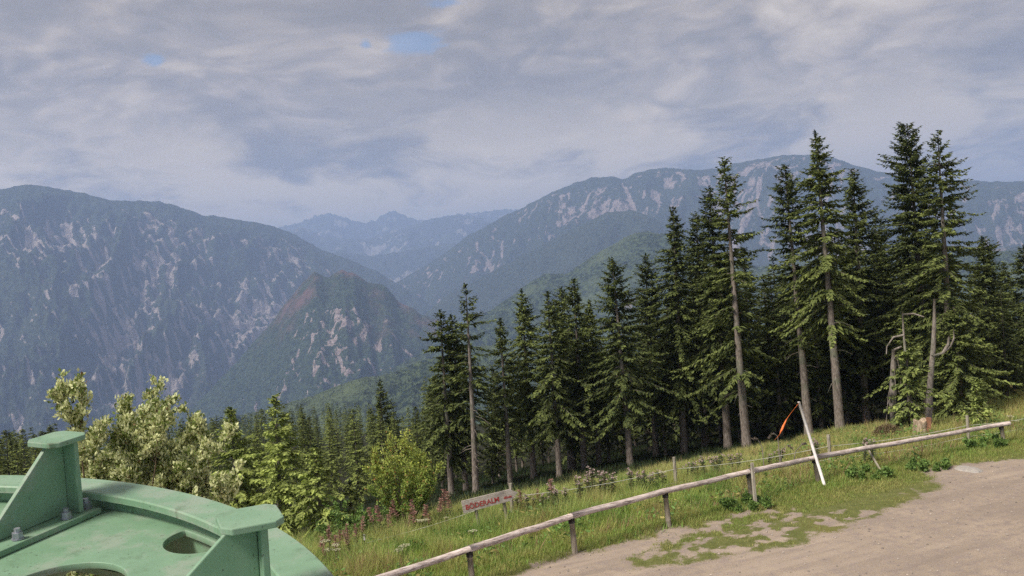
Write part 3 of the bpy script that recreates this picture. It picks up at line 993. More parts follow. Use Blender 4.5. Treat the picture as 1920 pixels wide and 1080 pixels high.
# the wood farther down the slope reads as one mass of tree tops
vs_, fs_, cs_ = [], [], []
rnf = np.random.default_rng(5)
SMALL = []
for k in range(5):
    V, F, C, B = spruce_geo(12, 2.6, 0.06, 800 + k, olive=0.15 + 0.07 * k, bright=0.95, lowdetail=True, dens=0.30, tiny=True)
    SMALL.append((V, C))
for q in range(620):
    y = 110 + 330 * rnf.random()
    x = ray(rnf.uniform(-150, 860), 760)[0] * y
    H = rnf.uniform(10, 17)
    zb_ = float(gz(x, y))
    tx, ty = px_of(x, y, zb_ + H)
    lim = np.interp(tx, ENV_X, ENV_Y) + rnf.uniform(-5, 8)
    if ty < lim:
        continue
    V, C = SMALL[q % 5]
    a = rnf.uniform(0, 6.28)
    ca, sa = math.cos(a) * H / 12, math.sin(a) * H / 12
    vs_.append(np.stack([V[:, 0] * ca - V[:, 1] * sa + x, V[:, 0] * sa + V[:, 1] * ca + y, V[:, 2] * H / 12 + zb_], 1))
    cs_.append(C * rnf.uniform(0.75, 1.3))
V = np.concatenate(vs_)
print('far wood', len(vs_), len(V) // 4)
link('forest', mesh_np('forest', V, np.arange(len(V)).reshape(-1, 4), M_NEEDLE, np.concatenate(cs_)), kind='stuff', label='far wood of spruce tops lower down the slope', cat='forest')


# ------------------------------------------------------------------ leafy shrubs
def leaves_np(P, D, L, W, C, rng, fold=0.25):
    """pointed oval leaves as two quads folded on the midrib -> 6 verts, 2 quads"""
    n = len(P)
    S = np.cross(D, rng.normal(0, 1, D.shape))
    S /= np.linalg.norm(S, axis=1, keepdims=True) + 1e-9
    N = np.cross(S, D)
    V = np.empty((n, 6, 3))
    V[:, 0] = P
    V[:, 1] = P + D * L[:, None]
    V[:, 2] = P + D * (L * 0.30)[:, None] + S * W[:, None] + N * (W * fold)[:, None]
    V[:, 3] = P + D * (L * 0.68)[:, None] + S * (W * 0.85)[:, None] + N * (W * fold)[:, None]
    V[:, 4] = P + D * (L * 0.30)[:, None] - S * W[:, None] + N * (W * fold)[:, None]
    V[:, 5] = P + D * (L * 0.68)[:, None] - S * (W * 0.85)[:, None] + N * (W * fold)[:, None]
    b = np.arange(n)[:, None] * 6
    F = np.concatenate([b + np.array([[0, 2, 3, 1]]), b + np.array([[0, 1, 5, 4]])], 0)
    return V.reshape(-1, 3), F, np.repeat(C, 6, 0)


def branch_tree(stems, rng, depth=3, kids=5, shrink=0.55, spread=0.6, up=0.35):
    """list of (points, radii) plus the twig ends as (point, direction)"""
    out, ends = [], []

    def grow(p, d, L, r, lv):
        pts, rad = [p.copy()], [r]
        cur, dd = p.copy(), d.copy()
        n = 5
        for i in range(n):
            dd = (dd + Vector((rng.uniform(-1, 1), rng.uniform(-1, 1), rng.uniform(-0.4, 0.8))) * 0.10 + Vector((0, 0, up * 0.12))).normalized()
            cur = cur + dd * (L / n)
            pts.append(cur.copy())
            rad.append(r * (1 - 0.75 * (i + 1) / n))
            if lv > 0 and i >= 1:
                for _ in range(kids if i < n - 1 else kids + 1):
                    if rng.random() < 0.62:
                        s = Vector((rng.uniform(-1, 1), rng.uniform(-1, 1), rng.uniform(-0.35, 0.9))).normalized()
                        nd = (dd + s * spread * 1.6).normalized()
                        grow(cur.copy(), nd, L * shrink * rng.uniform(0.6, 1.1), rad[-1] * 0.6, lv - 1)
            if lv == 0:
                ends.append((cur.copy(), dd.copy()))
        out.append((pts, rad))
    for (p, d, L, r) in stems:
        grow(Vector(p), Vector(d).normalized(), L, r, depth)
    return out, ends


def leafy(name, label, cat, base, stems, seed, depth, kids, shrink, spread, per_end, leaf_fn, limit=None, part='foliage'):
    r1 = random.Random(seed)
    br, ends = branch_tree(stems, r1, depth, kids, shrink, spread)
    g = Geo()
    for pts, rad in br:
        g.tube(pts, [max(q, 0.003) for q in rad], 5 if rad[0] > 0.012 else 3, cap=False, rng=r1)
    root = empty(name, base, label, cat)
    link('branches', g.mesh('branches', M_TWIG, True), root)
    rn = np.random.default_rng(seed)
    if limit and len(ends) > limit:
        ends = r1.sample(ends, limit)
    E = np.array([tuple(e[0]) for e in ends])
    Dn = np.array([tuple(e[1]) for e in ends])
    V, F, C = leaf_fn(E, Dn, per_end, rn)
    link(part, mesh_np(part, V, F, M_LEAF, C), root)
    return root, len(ends)


def leaves_flat(P, D, L, W, C, rng):
    """one slightly cupped quad per leaf"""
    n = len(P)
    S = np.cross(D, rng.normal(0, 1, D.shape))
    S /= np.linalg.norm(S, axis=1, keepdims=True) + 1e-9
    N = np.cross(S, D)
    V = np.empty((n, 4, 3))
    V[:, 0] = P
    V[:, 1] = P + D * (L * 0.5)[:, None] + S * W[:, None] + N * (W * 0.3)[:, None]
    V[:, 2] = P + D * L[:, None]
    V[:, 3] = P + D * (L * 0.5)[:, None] - S * W[:, None] + N * (W * 0.3)[:, None]
    return V.reshape(-1, 3), np.arange(n * 4).reshape(n, 4), np.repeat(C, 4, 0)


def fn_whitebeam(E, Dn, k, rn):
    """upright leaf rosettes; many show their whitish felted undersides"""
    n = len(E) * k
    P = np.repeat(E, k, 0) + rn.normal(0, 0.035, (n, 3))
    D = np.repeat(Dn, k, 0) * 0.55 + rn.normal(0, 0.5, (n, 3)) + np.array((0, 0, 0.55))
    D /= np.linalg.norm(D, axis=1, keepdims=True)
    L, W = rn.uniform(0.05, 0.095, n), rn.uniform(0.016, 0.028, n)
    tuft = np.repeat(rn.random(len(E)), k)
    pale = (rn.random(n) < 0.46 + 0.44 * (tuft > 0.55)).astype(float)[:, None]
    green = np.array((0.19, 0.25, 0.06)) * rn.uniform(0.6, 1.3, (n, 1))
    brown = np.array((0.22, 0.15, 0.07)) * rn.uniform(0.7, 1.2, (n, 1))
    green = np.where(rn.random((n, 1)) < 0.05, brown, green)
    white = np.array((0.74, 0.77, 0.42)) * rn.uniform(0.75, 1.15, (n, 1))
    return leaves_flat(P, D, L, W, green * (1 - pale) + white * pale, rn)


def fn_yellow(E, Dn, k, rn):
    n = len(E) * k
    P = np.repeat(E, k, 0) + rn.normal(0, 0.05, (n, 3))
    D = np.repeat(Dn, k, 0) * 0.7 + rn.normal(0, 0.45, (n, 3))
    D /= np.linalg.norm(D, axis=1, keepdims=True)
    L, W = rn.uniform(0.05, 0.09, n), rn.uniform(0.016, 0.028, n)
    h = np.clip((P[:, 2:3] - E[:, 2].min()) / (np.ptp(E[:, 2]) + 1e-6) + rn.normal(0, 0.25, (n, 1)), 0, 1)
    c = np.array((0.19, 0.30, 0.07)) * (1 - h) + np.array((0.46, 0.50, 0.11)) * h
    c = np.where(rn.random((n, 1)) < 0.07, np.array((0.30, 0.16, 0.06)), c) * rn.uniform(0.65, 1.3, (n, 1))
    return leaves_np(P, D, L, W, c, rn)


def fn_weed(E, Dn, k, rn):
    n = len(E) * k
    P = np.repeat(E, k, 0) + rn.normal(0, 0.03, (n, 3))
    D = np.repeat(Dn, k, 0) * 0.5 + rn.normal(0, 0.6, (n, 3))
    D /= np.linalg.norm(D, axis=1, keepdims=True)
    L, W = rn.uniform(0.06, 0.13, n), rn.uniform(0.02, 0.04, n)
    c = np.array((0.15, 0.24, 0.06)) * rn.uniform(0.6, 1.5, (n, 1))
    return leaves_np(P, D, L, W, c, rn)


def ground_pt(px, Y):
    x = ray(px, 950)[0] * Y
    return Vector((x, Y, float(gz(x, Y))))


# whitish-leaved tree behind the wheel: long upright leaders
wb = ground_pt(262, 15.0)
stems = []
for (px, py, r) in ((158, 745, 0.05), (240, 758, 0.045), (302, 758, 0.045), (200, 810, 0.04), (345, 825, 0.04), (385, 868, 0.035), (270, 800, 0.045), (325, 800, 0.035), (412, 905, 0.03), (185, 860, 0.03), (130, 900, 0.03),
                    (225, 860, 0.03), (300, 860, 0.03), (260, 900, 0.03), (345, 895, 0.03), (395, 925, 0.03), (210, 915, 0.03), (315, 930, 0.03), (370, 940, 0.03), (160, 930, 0.025), (168, 800, 0.03), (178, 835, 0.03), (225, 805, 0.03), (310, 830, 0.03)):
    tip = at(px, py, 15.0 + random.Random(px).uniform(-0.8, 0.8)) - wb
    stems.append(((tip.x * 0.12, tip.y * 0.12, -0.1), tuple(tip), tip.length * 0.90, r))
_, ne = leafy('whitebeam_tree', 'broad-leaved tree with whitish upturned leaves just beyond the green wheel', 'tree', wb, stems, 31, 2, 4, 0.21, 0.95, 17, fn_whitebeam, 6500)
print('whitebeam ends', ne)

yb = ground_pt(765, 28.5)
stems = [((0, 0, -0.1), (math.cos(a) * f, math.sin(a) * f, 1), L * 0.80, 0.025) for a, f, L in
         ((0.1, 0.45, 2.3), (1.2, 0.3, 2.6), (2.4, 0.35, 3.0), (3.2, 0.42, 2.9), (4.2, 0.4, 2.4), (5.2, 0.45, 2.3), (0.7, 0.15, 2.8), (6.1, 0.7, 1.9), (3.0, 0.75, 1.8))]
leafy('yellow_shrub', 'yellow-green leafy shrub turning golden, in front of the wood', 'shrub', yb, stems, 32, 2, 3, 0.36, 0.5, 8, fn_yellow, 1700)
for j, (px, Y, sc, lab) in enumerate(((690, 29.5, 0.75, 'low green bush between the yellow-green shrub and the red seed stalks'), (640, 28.0, 0.6, 'small leafy bush at the foot of the olive sapling'),
                                      (1745, 29.6, 0.17, 'flat dark green weed clump by the gravel edge near the pale stone'), (1632, 29.0, 0.19, 'bushy green weed clump round the leaning stake'),
                                      (1400, 26.3, 0.2, 'dark green weed clump at the foot of the doubled post'), (1858, 32.5, 0.18, 'low weed clump between the last two fence posts'))):
    b = ground_pt(px, Y)
    stems = [((math.cos(a) * (0.6 * sc if sc > 0.5 else 0.55), math.sin(a) * 0.3, -0.05), (math.cos(a) * 0.6, math.sin(a) * 0.6, 1), sc * (1.1 + 0.5 * math.sin(a * 3 + j)), 0.012) for a in [q * 0.7 for q in range(9)]]
    leafy('leafy_bush' if sc > 0.5 else 'weed_clump', lab, 'bush' if sc > 0.5 else 'weeds', b, stems, 60 + j, 1, 3, 0.5, 0.9, 7, fn_weed, 260)


# ------------------------------------------------------------------ rail fence
PX_POSTS = [(887, 1100, 880, 1030), (1079, 1037, 1071, 968), (1255, 987, 1247, 921), (1410, 944, 1404, 885), (1536, 903, 1527, 858), (1648, 878, 1640, 836), (1884, 832, 1877, 796)]
posts = []
for (bx, by, tx, ty) in PX_POSTS:
    f = Vector((*flat(bx, by), 0))
    f.z = float(gz(f.x, f.y))
    posts.append((f, at(tx, ty, f.y)))
d0 = posts[0][0] - posts[1][0]
d1 = posts[0][1] - posts[1][1]
for k in (1, 2):
    posts.insert(0, (posts[0][0] + d0, posts[0][1] + d1))
posts = [(Vector((b.x, b.y, float(gz(b.x, b.y)))), r) for b, r in posts]
fence = empty('rail_fence', posts[0][0], 'weathered wooden fence with a single round rail along the gravel yard', 'fence')
FO = Vector(fence.location)
rngf = random.Random(5)
for i, (b, r) in enumerate(posts):
    g = Geo()
    top = Vector((r.x, r.y, r.z - 0.085))
    if i == 7:                              # hidden by the leaning stake: thin
        continue
    p0 = Vector((b.x, b.y, b.z - 0.3)) - FO
    g.tube([p0, (p0 + top - FO) / 2, top - FO], [0.078, 0.074, 0.07], 10, jitter=0.05, rng=rngf)
    post = link('post', g.mesh('post', M_POST, True), fence)
    g = Geo()
    g.tube([top - FO + Vector((0, 0, -0.09)), top - FO + Vector((0, 0, 0.03))], 0.088, 10, rng=rngf)
    link('rubber_pad', g.mesh('rubber_pad', M_BAND, True), post)
# rails: each one spans two bays and ends on a post
ends = [0, 2, 3, 5, 6, 8]
for a, b in zip(ends[:-1], ends[1:]):
    A, Bv = posts[a][1] - FO, posts[b][1] - FO
    pts, rad = [], []
    if b == 8:
        Bv = Bv + (Bv - A).normalized() * 0.45
    for k in range(9):
        f = k / 8
        p = A.lerp(Bv, f)
        if b - a == 2 and b != 8:
            m = posts[a + 1][1] - FO
            p = A.lerp(m, f * 2) if f <= 0.5 else m.lerp(Bv, f * 2 - 1)
        p = p + Vector((0, 0, rngf.uniform(-0.012, 0.012)))
        pts.append(p)
        rad.append(0.088 - 0.012 * f + rngf.uniform(-0.004, 0.004))
    pts[0] = pts[0] + (pts[0] - pts[1]).normalized() * -0.004
    g = Geo()
    g.tube(pts, rad, 12, jitter=0.05, rng=rngf)
    link('rail', g.mesh('rail', M_RAIL, True), fence)
# stakes
def stake(name, label, p0, p1, r, mat, cat, seg=6, flat_=None):
    g = Geo()
    o = Vector(p0)
    g.tube([Vector((0, 0, 0)) - (Vector(p1) - o).normalized() * 0.25, (Vector(p1) - o) * 0.5, Vector(p1) - o], [r * 1.05, r, r * 0.95], seg, jitter=0.07, rng=rngf)
    return link(name, g.mesh(name, mat, seg > 5), None, o, label, cat)


b, r = posts[5]
stake('wooden_stake', 'flat grey stake standing against the fence post with the dark weed clump', flat(1417, 950) + (0.0,), at(1410, 868, flat(1417, 950)[1]), 0.055, M_STAKE, 'stake', 5)
q = gnd(1652, 884)
stake('leaning_stake', 'thin pale stake leaning against the fence rail', q, at(1622, 832, q.y + 0.55), 0.035, M_STAKE, 'stake', 5)

# ------------------------------------------------------------------ wire fence behind it
wposts = []
for (px, py_top, py_foot, Y) in ((683, 1006, 1066, 25.6), (957, 906, 985, 28.4), (1264, 857, 935, 30.4), (1553, 815, 880, 31.6), (1813, 779, 848, 33.6), (1990, 755, 820, 36.0)):
    top = at(px, py_top, Y)
    wposts.append((Vector((top.x, top.y, float(gz(top.x, top.y)))), top))
wf = empty('wire_fence', wposts[0][0], 'low wire fence with thin posts in the tall grass behind the rail fence', 'fence')
WO = Vector(wf.location)
for i, (b, t_) in enumerate(wposts):
    g = Geo()
    if i == 0:
        g.tube([b - WO - Vector((0, 0, 0.2)), t_ - WO], 0.022, 6, rng=rngf)
        p = link('post', g.mesh('post', M_BLACKPLASTIC, True), wf)
        g = Geo()
        g.tube([t_ - WO + Vector((0, 0, -0.10)), t_ - WO + Vector((0, 0, 0.06))], 0.03, 6, rng=rngf)
        link('white_tip', g.mesh('white_tip', M_WHITE, True), p)
    else:
        g.tube([b - WO - Vector((0, 0, 0.25)), (b + t_) / 2 - WO, t_ - WO], [0.062, 0.058, 0.055], 7, jitter=0.06, rng=rngf)
        link('post', g.mesh('post', M_STAKE, False), wf)
for hfrac in (0.62, 0.2):
    for (b0, t0), (b1, t1) in zip(wposts[:-1], wposts[1:]):
        A, Bv = b0.lerp(t0, hfrac) - WO, b1.lerp(t1, hfrac) - WO
        pts = [A.lerp(Bv, k / 8) - Vector((0, 0, 0.10 * math.sin(math.pi * k / 8))) for k in range(9)]
        g = Geo()
        g.tube(pts, 0.009, 4, cap=False, rng=rngf)
        link('wire', g.mesh('wire', M_WIRE, True), wf)

# ------------------------------------------------------------------ arrow sign
SY = 26.2
sl, sr_ = at(867, 951, SY), at(957, 928, SY + 0.35)
axx = (sr_ - sl).normalized()
upv = Vector((0, 0, 1)) - axx * axx.z
upv.normalize()
nrm = axx.cross(upv)
sg = empty('arrow_sign', Vector((sl.x, sl.y, float(gz(sl.x, sl.y)))), 'pale wooden arrow sign with red hand-painted letters on two stakes', 'sign')
SO = Vector(sg.location)
MS = Matrix((axx, upv, nrm)).transposed().to_4x4()
MS.translation = sl - SO
W_ = (sr_ - sl).length
hh = 0.185
g = Geo()
g.prism([(0, -hh), (W_ - 0.02, -hh * 0.9), (W_ + 0.24, 0.02), (W_ - 0.02, hh * 0.95), (0.0, hh)], -0.02, 0.02, MS)
board = link('board', g.mesh('board', M_BOARD), sg)


def lettering(txt, size, x, y, space=1.0):
    cu = bpy.data.curves.new('lettering', 'FONT')
    cu.body = txt
    cu.size = size
    cu.space_character = space
    cu.extrude = 0.002
    cu.offset = 0.004
    to = bpy.data.objects.new('tmp', cu)
    COL.objects.link(to)
    dg = bpy.context.evaluated_depsgraph_get()
    me = bpy.data.meshes.new_from_object(to.evaluated_get(dg))
    bpy.data.objects.remove(to)
    me.transform(MS @ Matrix.Translation((x, y, 0.024)))
    me.materials.clear()
    me.materials.append(M_RED)
    return link('lettering', me, board)


lettering('B\u00d6DERALM', 0.205, 0.08, -0.10, 0.98)
lettering('45min', 0.10, W_ - 0.22, -0.07)
for px in (891, 944):
    f = (px - 867) / 90.0
    tp = sl.lerp(sr_, f) - nrm * 0.055
    g = Geo()
    bz = float(gz(tp.x, tp.y))
    g.tube([Vector((tp.x + 0.12, tp.y, bz - 0.25)) - SO, tp - SO + upv * 0.1], [0.055, 0.05], 7, jitter=0.05, rng=rngf)
    link('stake', g.mesh('stake', M_POST, True), sg)

# ------------------------------------------------------------------ white pole with orange tape
pb = Vector((*flat(1546, 910), 0))
pt = at(1498, 754, pb.y + 0.65)
wp = empty('white_pole', pb, 'tall white pole leaning across the fence rail', 'pole')
g = Geo()
g.tube([Vector((0, 0, 0)) - (pt - pb).normalized() * 0.2, (pt - pb) * 0.5, pt - pb], [0.048, 0.047, 0.045], 10, rng=rngf)
link('shaft', g.mesh('shaft', M_WHITE, True), wp)
g = Geo()
g.tube([(pt - pb) * 1.0, (pt - pb) * 1.0 + Vector((0, 0, 0.02))], [0.05, 0.025], 10, rng=rngf)
link('end_cap', g.mesh('end_cap', M_WHITE, True), wp)
tape = [at(px, py, pt.y - 0.05) for px, py in ((1497, 757), (1492, 763), (1484, 773), (1476, 785), (1470, 797), (1466, 806), (1463, 812), (1459, 818), (1456, 822))]
vs, fs = [], []
for i, p in enumerate(tape):
    w = Vector((0.7, 0.3 * math.sin(i * 1.1), 0.55)).normalized() * (0.055 + 0.02 * math.sin(i * 1.7))
    nn = Vector((0.1, -1, 0.2)).normalized() * (0.03 * math.sin(i * 1.3))
    vs += [p - w + nn, p + w + nn + Vector((0, 0.004, 0)), p + w + nn + Vector((0, 0.012, 0)), p - w + nn + Vector((0, 0.012, 0))]
for i in range(len(tape) - 1):
    for k in range(4):
        fs.append((i * 4 + k, i * 4 + (k + 1) % 4, i * 4 + 4 + (k + 1) % 4, i * 4 + 4 + k))
fs += [(0, 1, 2, 3), tuple(len(vs) - 1 - k for k in range(4))]
g = Geo()
g.add([v - tape[0] for v in vs], fs)
link('warning_tape', g.mesh('warning_tape', M_ORANGE, True), None, tape[0], 'strip of orange tape hanging from the white pole tip', 'tape')

# ------------------------------------------------------------------ stump, snag, stone, dry mound
sp = ground_pt(1735, 35.6)
st_ = empty('tree_stump', sp, 'pale broken tree stump below the ragged bright green spruce', 'stump')
g = Geo()
rg = random.Random(8)
n = 14
for ring, (zz, rr) in enumerate(((-0.15, 0.42), (0.08, 0.33), (0.35, 0.29), (0.62, 0.28))):
    pass
vs, fs = [], []
lv = [(-0.15, 0.44), (0.10, 0.34), (0.40, 0.30), (0.70, 0.29)]
for li, (zz, rr) in enumerate(lv):
    for k in range(n):
        a = k * 6.2832 / n
        r2 = rr * (1 + 0.12 * math.sin(3 * a + li) + rg.uniform(-0.05, 0.05))
        jag = rg.uniform(-0.12, 0.30) if li == 3 and math.cos(a) > -0.2 else rg.uniform(-0.03, 0.03)
        vs.append((math.cos(a) * r2, math.sin(a) * r2, zz + jag))
for li in range(3):
    for k in range(n):
        fs.append((li * n + k, li * n + (k + 1) % n, (li + 1) * n + (k + 1) % n, (li + 1) * n + k))
vs.append((0, 0, 0.62))
fs += [(3 * n + k, 3 * n + (k + 1) % n, 4 * n) for k in range(n)]
g.add(vs, fs)
link('bole', g.mesh('bole', M_STUMP), st_)
g = Geo()
g.prism([(-0.12, -0.05), (0.10, -0.07), (0.13, 0.06), (-0.08, 0.08)], 0.1, 0.78, Matrix.Translation((0.3, -0.12, 0)) @ Matrix.Rotation(0.12, 4, 'Y'))
link('splinter', g.mesh('splinter', mat_plain('rotten_wood', (0.30, 0.15, 0.09), 0.9, scale=9)), st_)
g = Geo()
g.prism([(-0.3, -0.14), (0.32, -0.12), (0.3, 0.16), (-0.28, 0.14)], -0.1, 0.22, Matrix.Translation((0.62, -0.05, 0)))
link('chunk', g.mesh('chunk', M_STUMP), st_)
st_.scale = (0.85, 0.85, 1.05)

sn = ground_pt(1690, 38.3)
snag = empty('dead_snag', sn, 'dead grey broken trunk hung with bare drooping twigs', 'dead tree')
g = Geo()
top = at(1676, 655, 38.3) - sn
g.tube([Vector((0, 0, -0.3)), Vector((-0.05, 0, top.z * 0.4)), Vector((top.x * 0.6, 0, top.z * 0.8)), top], [0.19, 0.16, 0.13, 0.09], 8, jitter=0.1, rng=rg)
link('trunk', g.mesh('trunk', M_BARK2, True), snag)
for k in range(15):
    f = rg.uniform(0.3, 1.0)
    a = rg.uniform(0, 6.28)
    p = Vector((top.x * f, 0, top.z * f))
    d = Vector((math.cos(a), math.sin(a) * 0.6 - 0.3, 0))
    L = rg.uniform(0.5, 1.5)
    g = Geo()
    g.tube([p, p + d * 0.22 * L + Vector((0, 0, 0.02)), p + d * 0.38 * L + Vector((0, 0, -0.4 * L)), p + d * 0.45 * L + Vector((0, 0, -0.95 * L))], [0.025, 0.02, 0.014, 0.006], 4, rng=rg)
    link('twig', g.mesh('twig', M_BARK2, True), snag)
for path in (((1697, 660), (1694, 620), (1692, 584)), ((1692, 590), (1712, 588), (1732, 594)), ((1694, 628), (1675, 632), (1663, 650), (1662, 664)), ((1676, 656), (1690, 650))):
    g = Geo()
    g.tube([at(x, y, 37.2) - sn for x, y in path], [0.05, 0.04, 0.03, 0.02][:len(path)], 6, rng=rg)
    link('limb', g.mesh('limb', M_BARK2, True), snag)
# bare curved bough of the feathery spire
cb_ = empty('dead_tree', at(1751, 664, 39.5), 'bare grey trunk and upturned curved bough among the green branches', 'dead tree')
cb_.location = ground_pt(1750, 39.5)
CO = Vector(cb_.location)
g = Geo()
g.tube([Vector((0, 0, -0.2))] + [at(x, y, 39.5) - CO for x, y in ((1744, 720), (1750, 650), (1752, 600), (1752, 560))], [0.16, 0.13, 0.11, 0.08, 0.05], 8, jitter=0.08, rng=rg)
link('trunk', g.mesh('trunk', M_BARK2, True), cb_)
for path in (((1748, 668), (1768, 662), (1782, 650), (1789, 634), (1788, 618)), ((1768, 662), (1778, 645), (1780, 630))):
    g = Geo()
    g.tube([at(x, y, 39.2) - CO for x, y in path], [0.07, 0.06, 0.05, 0.035, 0.02][:len(path)], 6, rng=rg)
    link('bough', g.mesh('bough', M_BARK2, True), cb_)


def rock(name, label, loc, sx, sy, sz, mat, cat, seed):
    import bmesh
    bm = bmesh.new()
    bmesh.ops.create_icosphere(bm, subdivisions=3, radius=1)
    for v in bm.verts:
        n_ = float(fbm(np.array(v.co.x * 1.3 + seed), np.array(v.co.y * 1.3 + v.co.z * 0.9), 4, seed))
        v.co *= 1 + 0.22 * n_
        v.co = Vector((v.co.x * sx, v.co.y * sy, v.co.z * sz))
    me = bpy.data.meshes.new(name)
    bm.to_mesh(me)
    bm.free()
    me.polygons.foreach_set('use_smooth', [True] * len(me.polygons))
    me.materials.append(mat)
    return link(name, me, None, loc, label, cat)


f = flat(1816, 880)
rock('flat_stone', 'flat pale stone at the gravel edge', (f[0], f[1], -0.02), 0.42, 0.55, 0.075, M_STONE, 'stone', 3)
mq = ground_pt(1675, 36.6)
V, F, C = [], [], []
rn = np.random.default_rng(77)
n = 2600
a, e = rn.uniform(0, 6.28, n), np.arccos(rn.uniform(0, 1, n))
P = np.stack([0.62 * np.cos(a) * np.sin(e), 0.5 * np.sin(a) * np.sin(e), 0.55 * np.cos(e)], 1) * rn.uniform(0.75, 1.0, (n, 1))
D = P / np.linalg.norm(P, axis=1, keepdims=True) * 0.5 + rn.normal(0, 0.6, (n, 3)) + np.array((0, 0, -0.3))
D /= np.linalg.norm(D, axis=1, keepdims=True)
V, F, C = leaves_np(P, D, rn.uniform(0.08, 0.2, n), rn.uniform(0.006, 0.016, n), np.array((0.20, 0.145, 0.085)) * rn.uniform(0.5, 1.3, (n, 1)), rn)
mound = empty('dry_brush_mound', mq, 'rounded brown heap of dry brush beside the stump', 'brush heap')
link('brush', mesh_np('brush', V, F, M_LEAF, C), mound)
g = Geo()
g.tube([Vector((0, 0, -0.1)), Vector((0, 0, 0.2)), Vector((0, 0, 0.42))], [0.5, 0.42, 0.2], 10, rng=rg)
link('core', g.mesh('core', M_TWIG, True), mound)


# ------------------------------------------------------------------ grass
def grass():
    rn = np.random.default_rng(11)
    out = []

    def field(n, s0, s1, t0, t1, hfun, wid, cfun, keep=None):
        s, t = rn.uniform(s0, s1, n), rn.uniform(t0, t1, n)
        x, y = F0[0] + FU[0] * t + FN[0] * s, F0[1] + FU[1] * t + FN[1] * s
        k = np.ones(n, bool) if keep is None else keep(x, y, s, t)
        x, y, s, t = x[k], y[k], s[k], t[k]
        n = len(x)
        z = gz(x, y)
        cl = np.clip(fbm(x * 0.8, y * 0.8, 4, 91, 0.65), -0.8, 1.0)
        h = hfun(s, t, cl) * rn.uniform(0.55, 1.25, n)
        a = rn.uniform(0, 6.28, n)
        lean = rn.uniform(0.15, 0.95, n) * h
        w = wid * rn.uniform(0.6, 1.4, n)
        P = np.stack([x, y, z - 0.01], 1)
        U = np.stack([np.cos(a), np.sin(a), a * 0], 1)
        Sd = np.stack([-np.sin(a + rn.normal(0, .6, n)), np.cos(a), a * 0], 1)
        up = np.array((0, 0, 1.0))
        V = np.empty((n, 3, 3))
        V[:, 0] = P - Sd * w[:, None]
        V[:, 1] = P + Sd * w[:, None]
        V[:, 2] = P + U * lean[:, None] + up * (h * 0.95)[:, None]
        out.append((V.reshape(-1, 3), np.repeat(cfun(s, t, cl, n), 3, 0)))

    def c_tall(s, t, cl, n):
        patch = fbm(s * 0.7 + 11, t * 0.55, 4, 23, 0.6)
        d = np.clip(0.10 + 0.34 * cl + 0.045 * np.clip(s, 0, 5) + 0.28 * sstep(t, 8, 15) + rn.normal(0, 0.16, n), 0, 1)[:, None]
        c = np.array((0.34, 0.46, 0.10)) * (1 - d) + np.array((0.60, 0.55, 0.23)) * d
        pk = sstep(patch, 0.0, 0.45)[:, None]
        c = c * (1 - 0.65 * pk) + np.array((0.19, 0.34, 0.08)) * 0.65 * pk
        pb = sstep(-patch, 0.15, 0.5)[:, None]
        c = c * (1 - 0.5 * pb) + np.array((0.42, 0.33, 0.15)) * 0.5 * pb
        return c * rn.uniform(0.6, 1.35, (n, 1))

    def c_short(s, t, cl, n):
        d = np.clip(0.30 + 0.45 * cl + rn.normal(0, 0.22, n), 0, 1)[:, None]
        c = np.array((0.28, 0.37, 0.085)) * (1 - d) + np.array((0.50, 0.44, 0.18)) * d
        return c * rn.uniform(0.65, 1.25, (n, 1))

    ng = lambda x, y, s, t: gravel_mask(x, y) + 0.35 * fbm(x * 4.0, y * 4.0, 3, 62) < 0.26 + 0.30 * rn.random(len(x))
    field(250000, 0.2, 12, -11, 27, lambda s, t, cl: (0.16 + 0.34 * sstep(s, 0.2, 3) * (1 - 0.45 * sstep(t, 8, 15))) * (1 + 0.75 * cl) * (1 - 0.5 * sstep(s, 8, 13)), 0.009, c_tall)
    field(75000, -1.6, 0.6, -10, 30, lambda s, t, cl: 0.07 + 0.10 * sstep(s, -1.4, 0.4) * (1 + 0.6 * cl) + 0 * s, 0.009, c_short, ng)
    field(90000, -7, -0.8, -8, 30, lambda s, t, cl: 0.045 + 0.02 * cl + 0 * s, 0.009, c_short, ng)
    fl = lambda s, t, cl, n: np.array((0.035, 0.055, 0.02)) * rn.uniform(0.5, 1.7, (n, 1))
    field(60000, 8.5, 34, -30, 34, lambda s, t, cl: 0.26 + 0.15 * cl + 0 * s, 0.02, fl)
    # broad leaves of low herbs between the blades
    field(26000, -0.4, 10, -11, 27, lambda s, t, cl: 0.20 + 0.08 * cl + 0.04 * np.clip(s, 0, 3), 0.016, lambda s, t, cl, n: np.array((0.22, 0.35, 0.08)) * rn.uniform(0.6, 1.4, (n, 1)), lambda x, y, s, t: fbm(x * 0.5, y * 0.5, 3, 55) > -0.05)
    # brown and reddish seed heads, and the golden bank past the fence end
    hd = lambda s, t, cl, n: np.where(rn.random((n, 1)) < 0.6, np.array((0.34, 0.24, 0.14)), np.array((0.36, 0.19, 0.15))) * rn.uniform(0.6, 1.4, (n, 1))
    field(26000, 0.6, 10, -11, 27, lambda s, t, cl: 0.42 + 0.35 * cl + 0 * s, 0.010, hd, lambda x, y, s, t: (fbm(x * 0.45, y * 0.45, 3, 66) + 0.35 * sstep(-t, -4, 4) > 0.12))
    field(30000, -2, 14, 27, 48, lambda s, t, cl: 0.26 + 0.14 * cl + 0 * s, 0.014, c_tall, ng)
    field(12000, 0.5, 9, -10, 27, lambda s, t, cl: 0.55 + 0.2 * cl + 0 * s, 0.006, lambda s, t, cl, n: np.array((0.44, 0.38, 0.18)) * rn.uniform(0.7, 1.2, (n, 1)), lambda x, y, s, t: rn.random(len(x)) < 0.5)
    V = np.concatenate([o[0] for o in out])
    C = np.concatenate([o[1] for o in out])
    F = np.arange(len(V)).reshape(-1, 3)
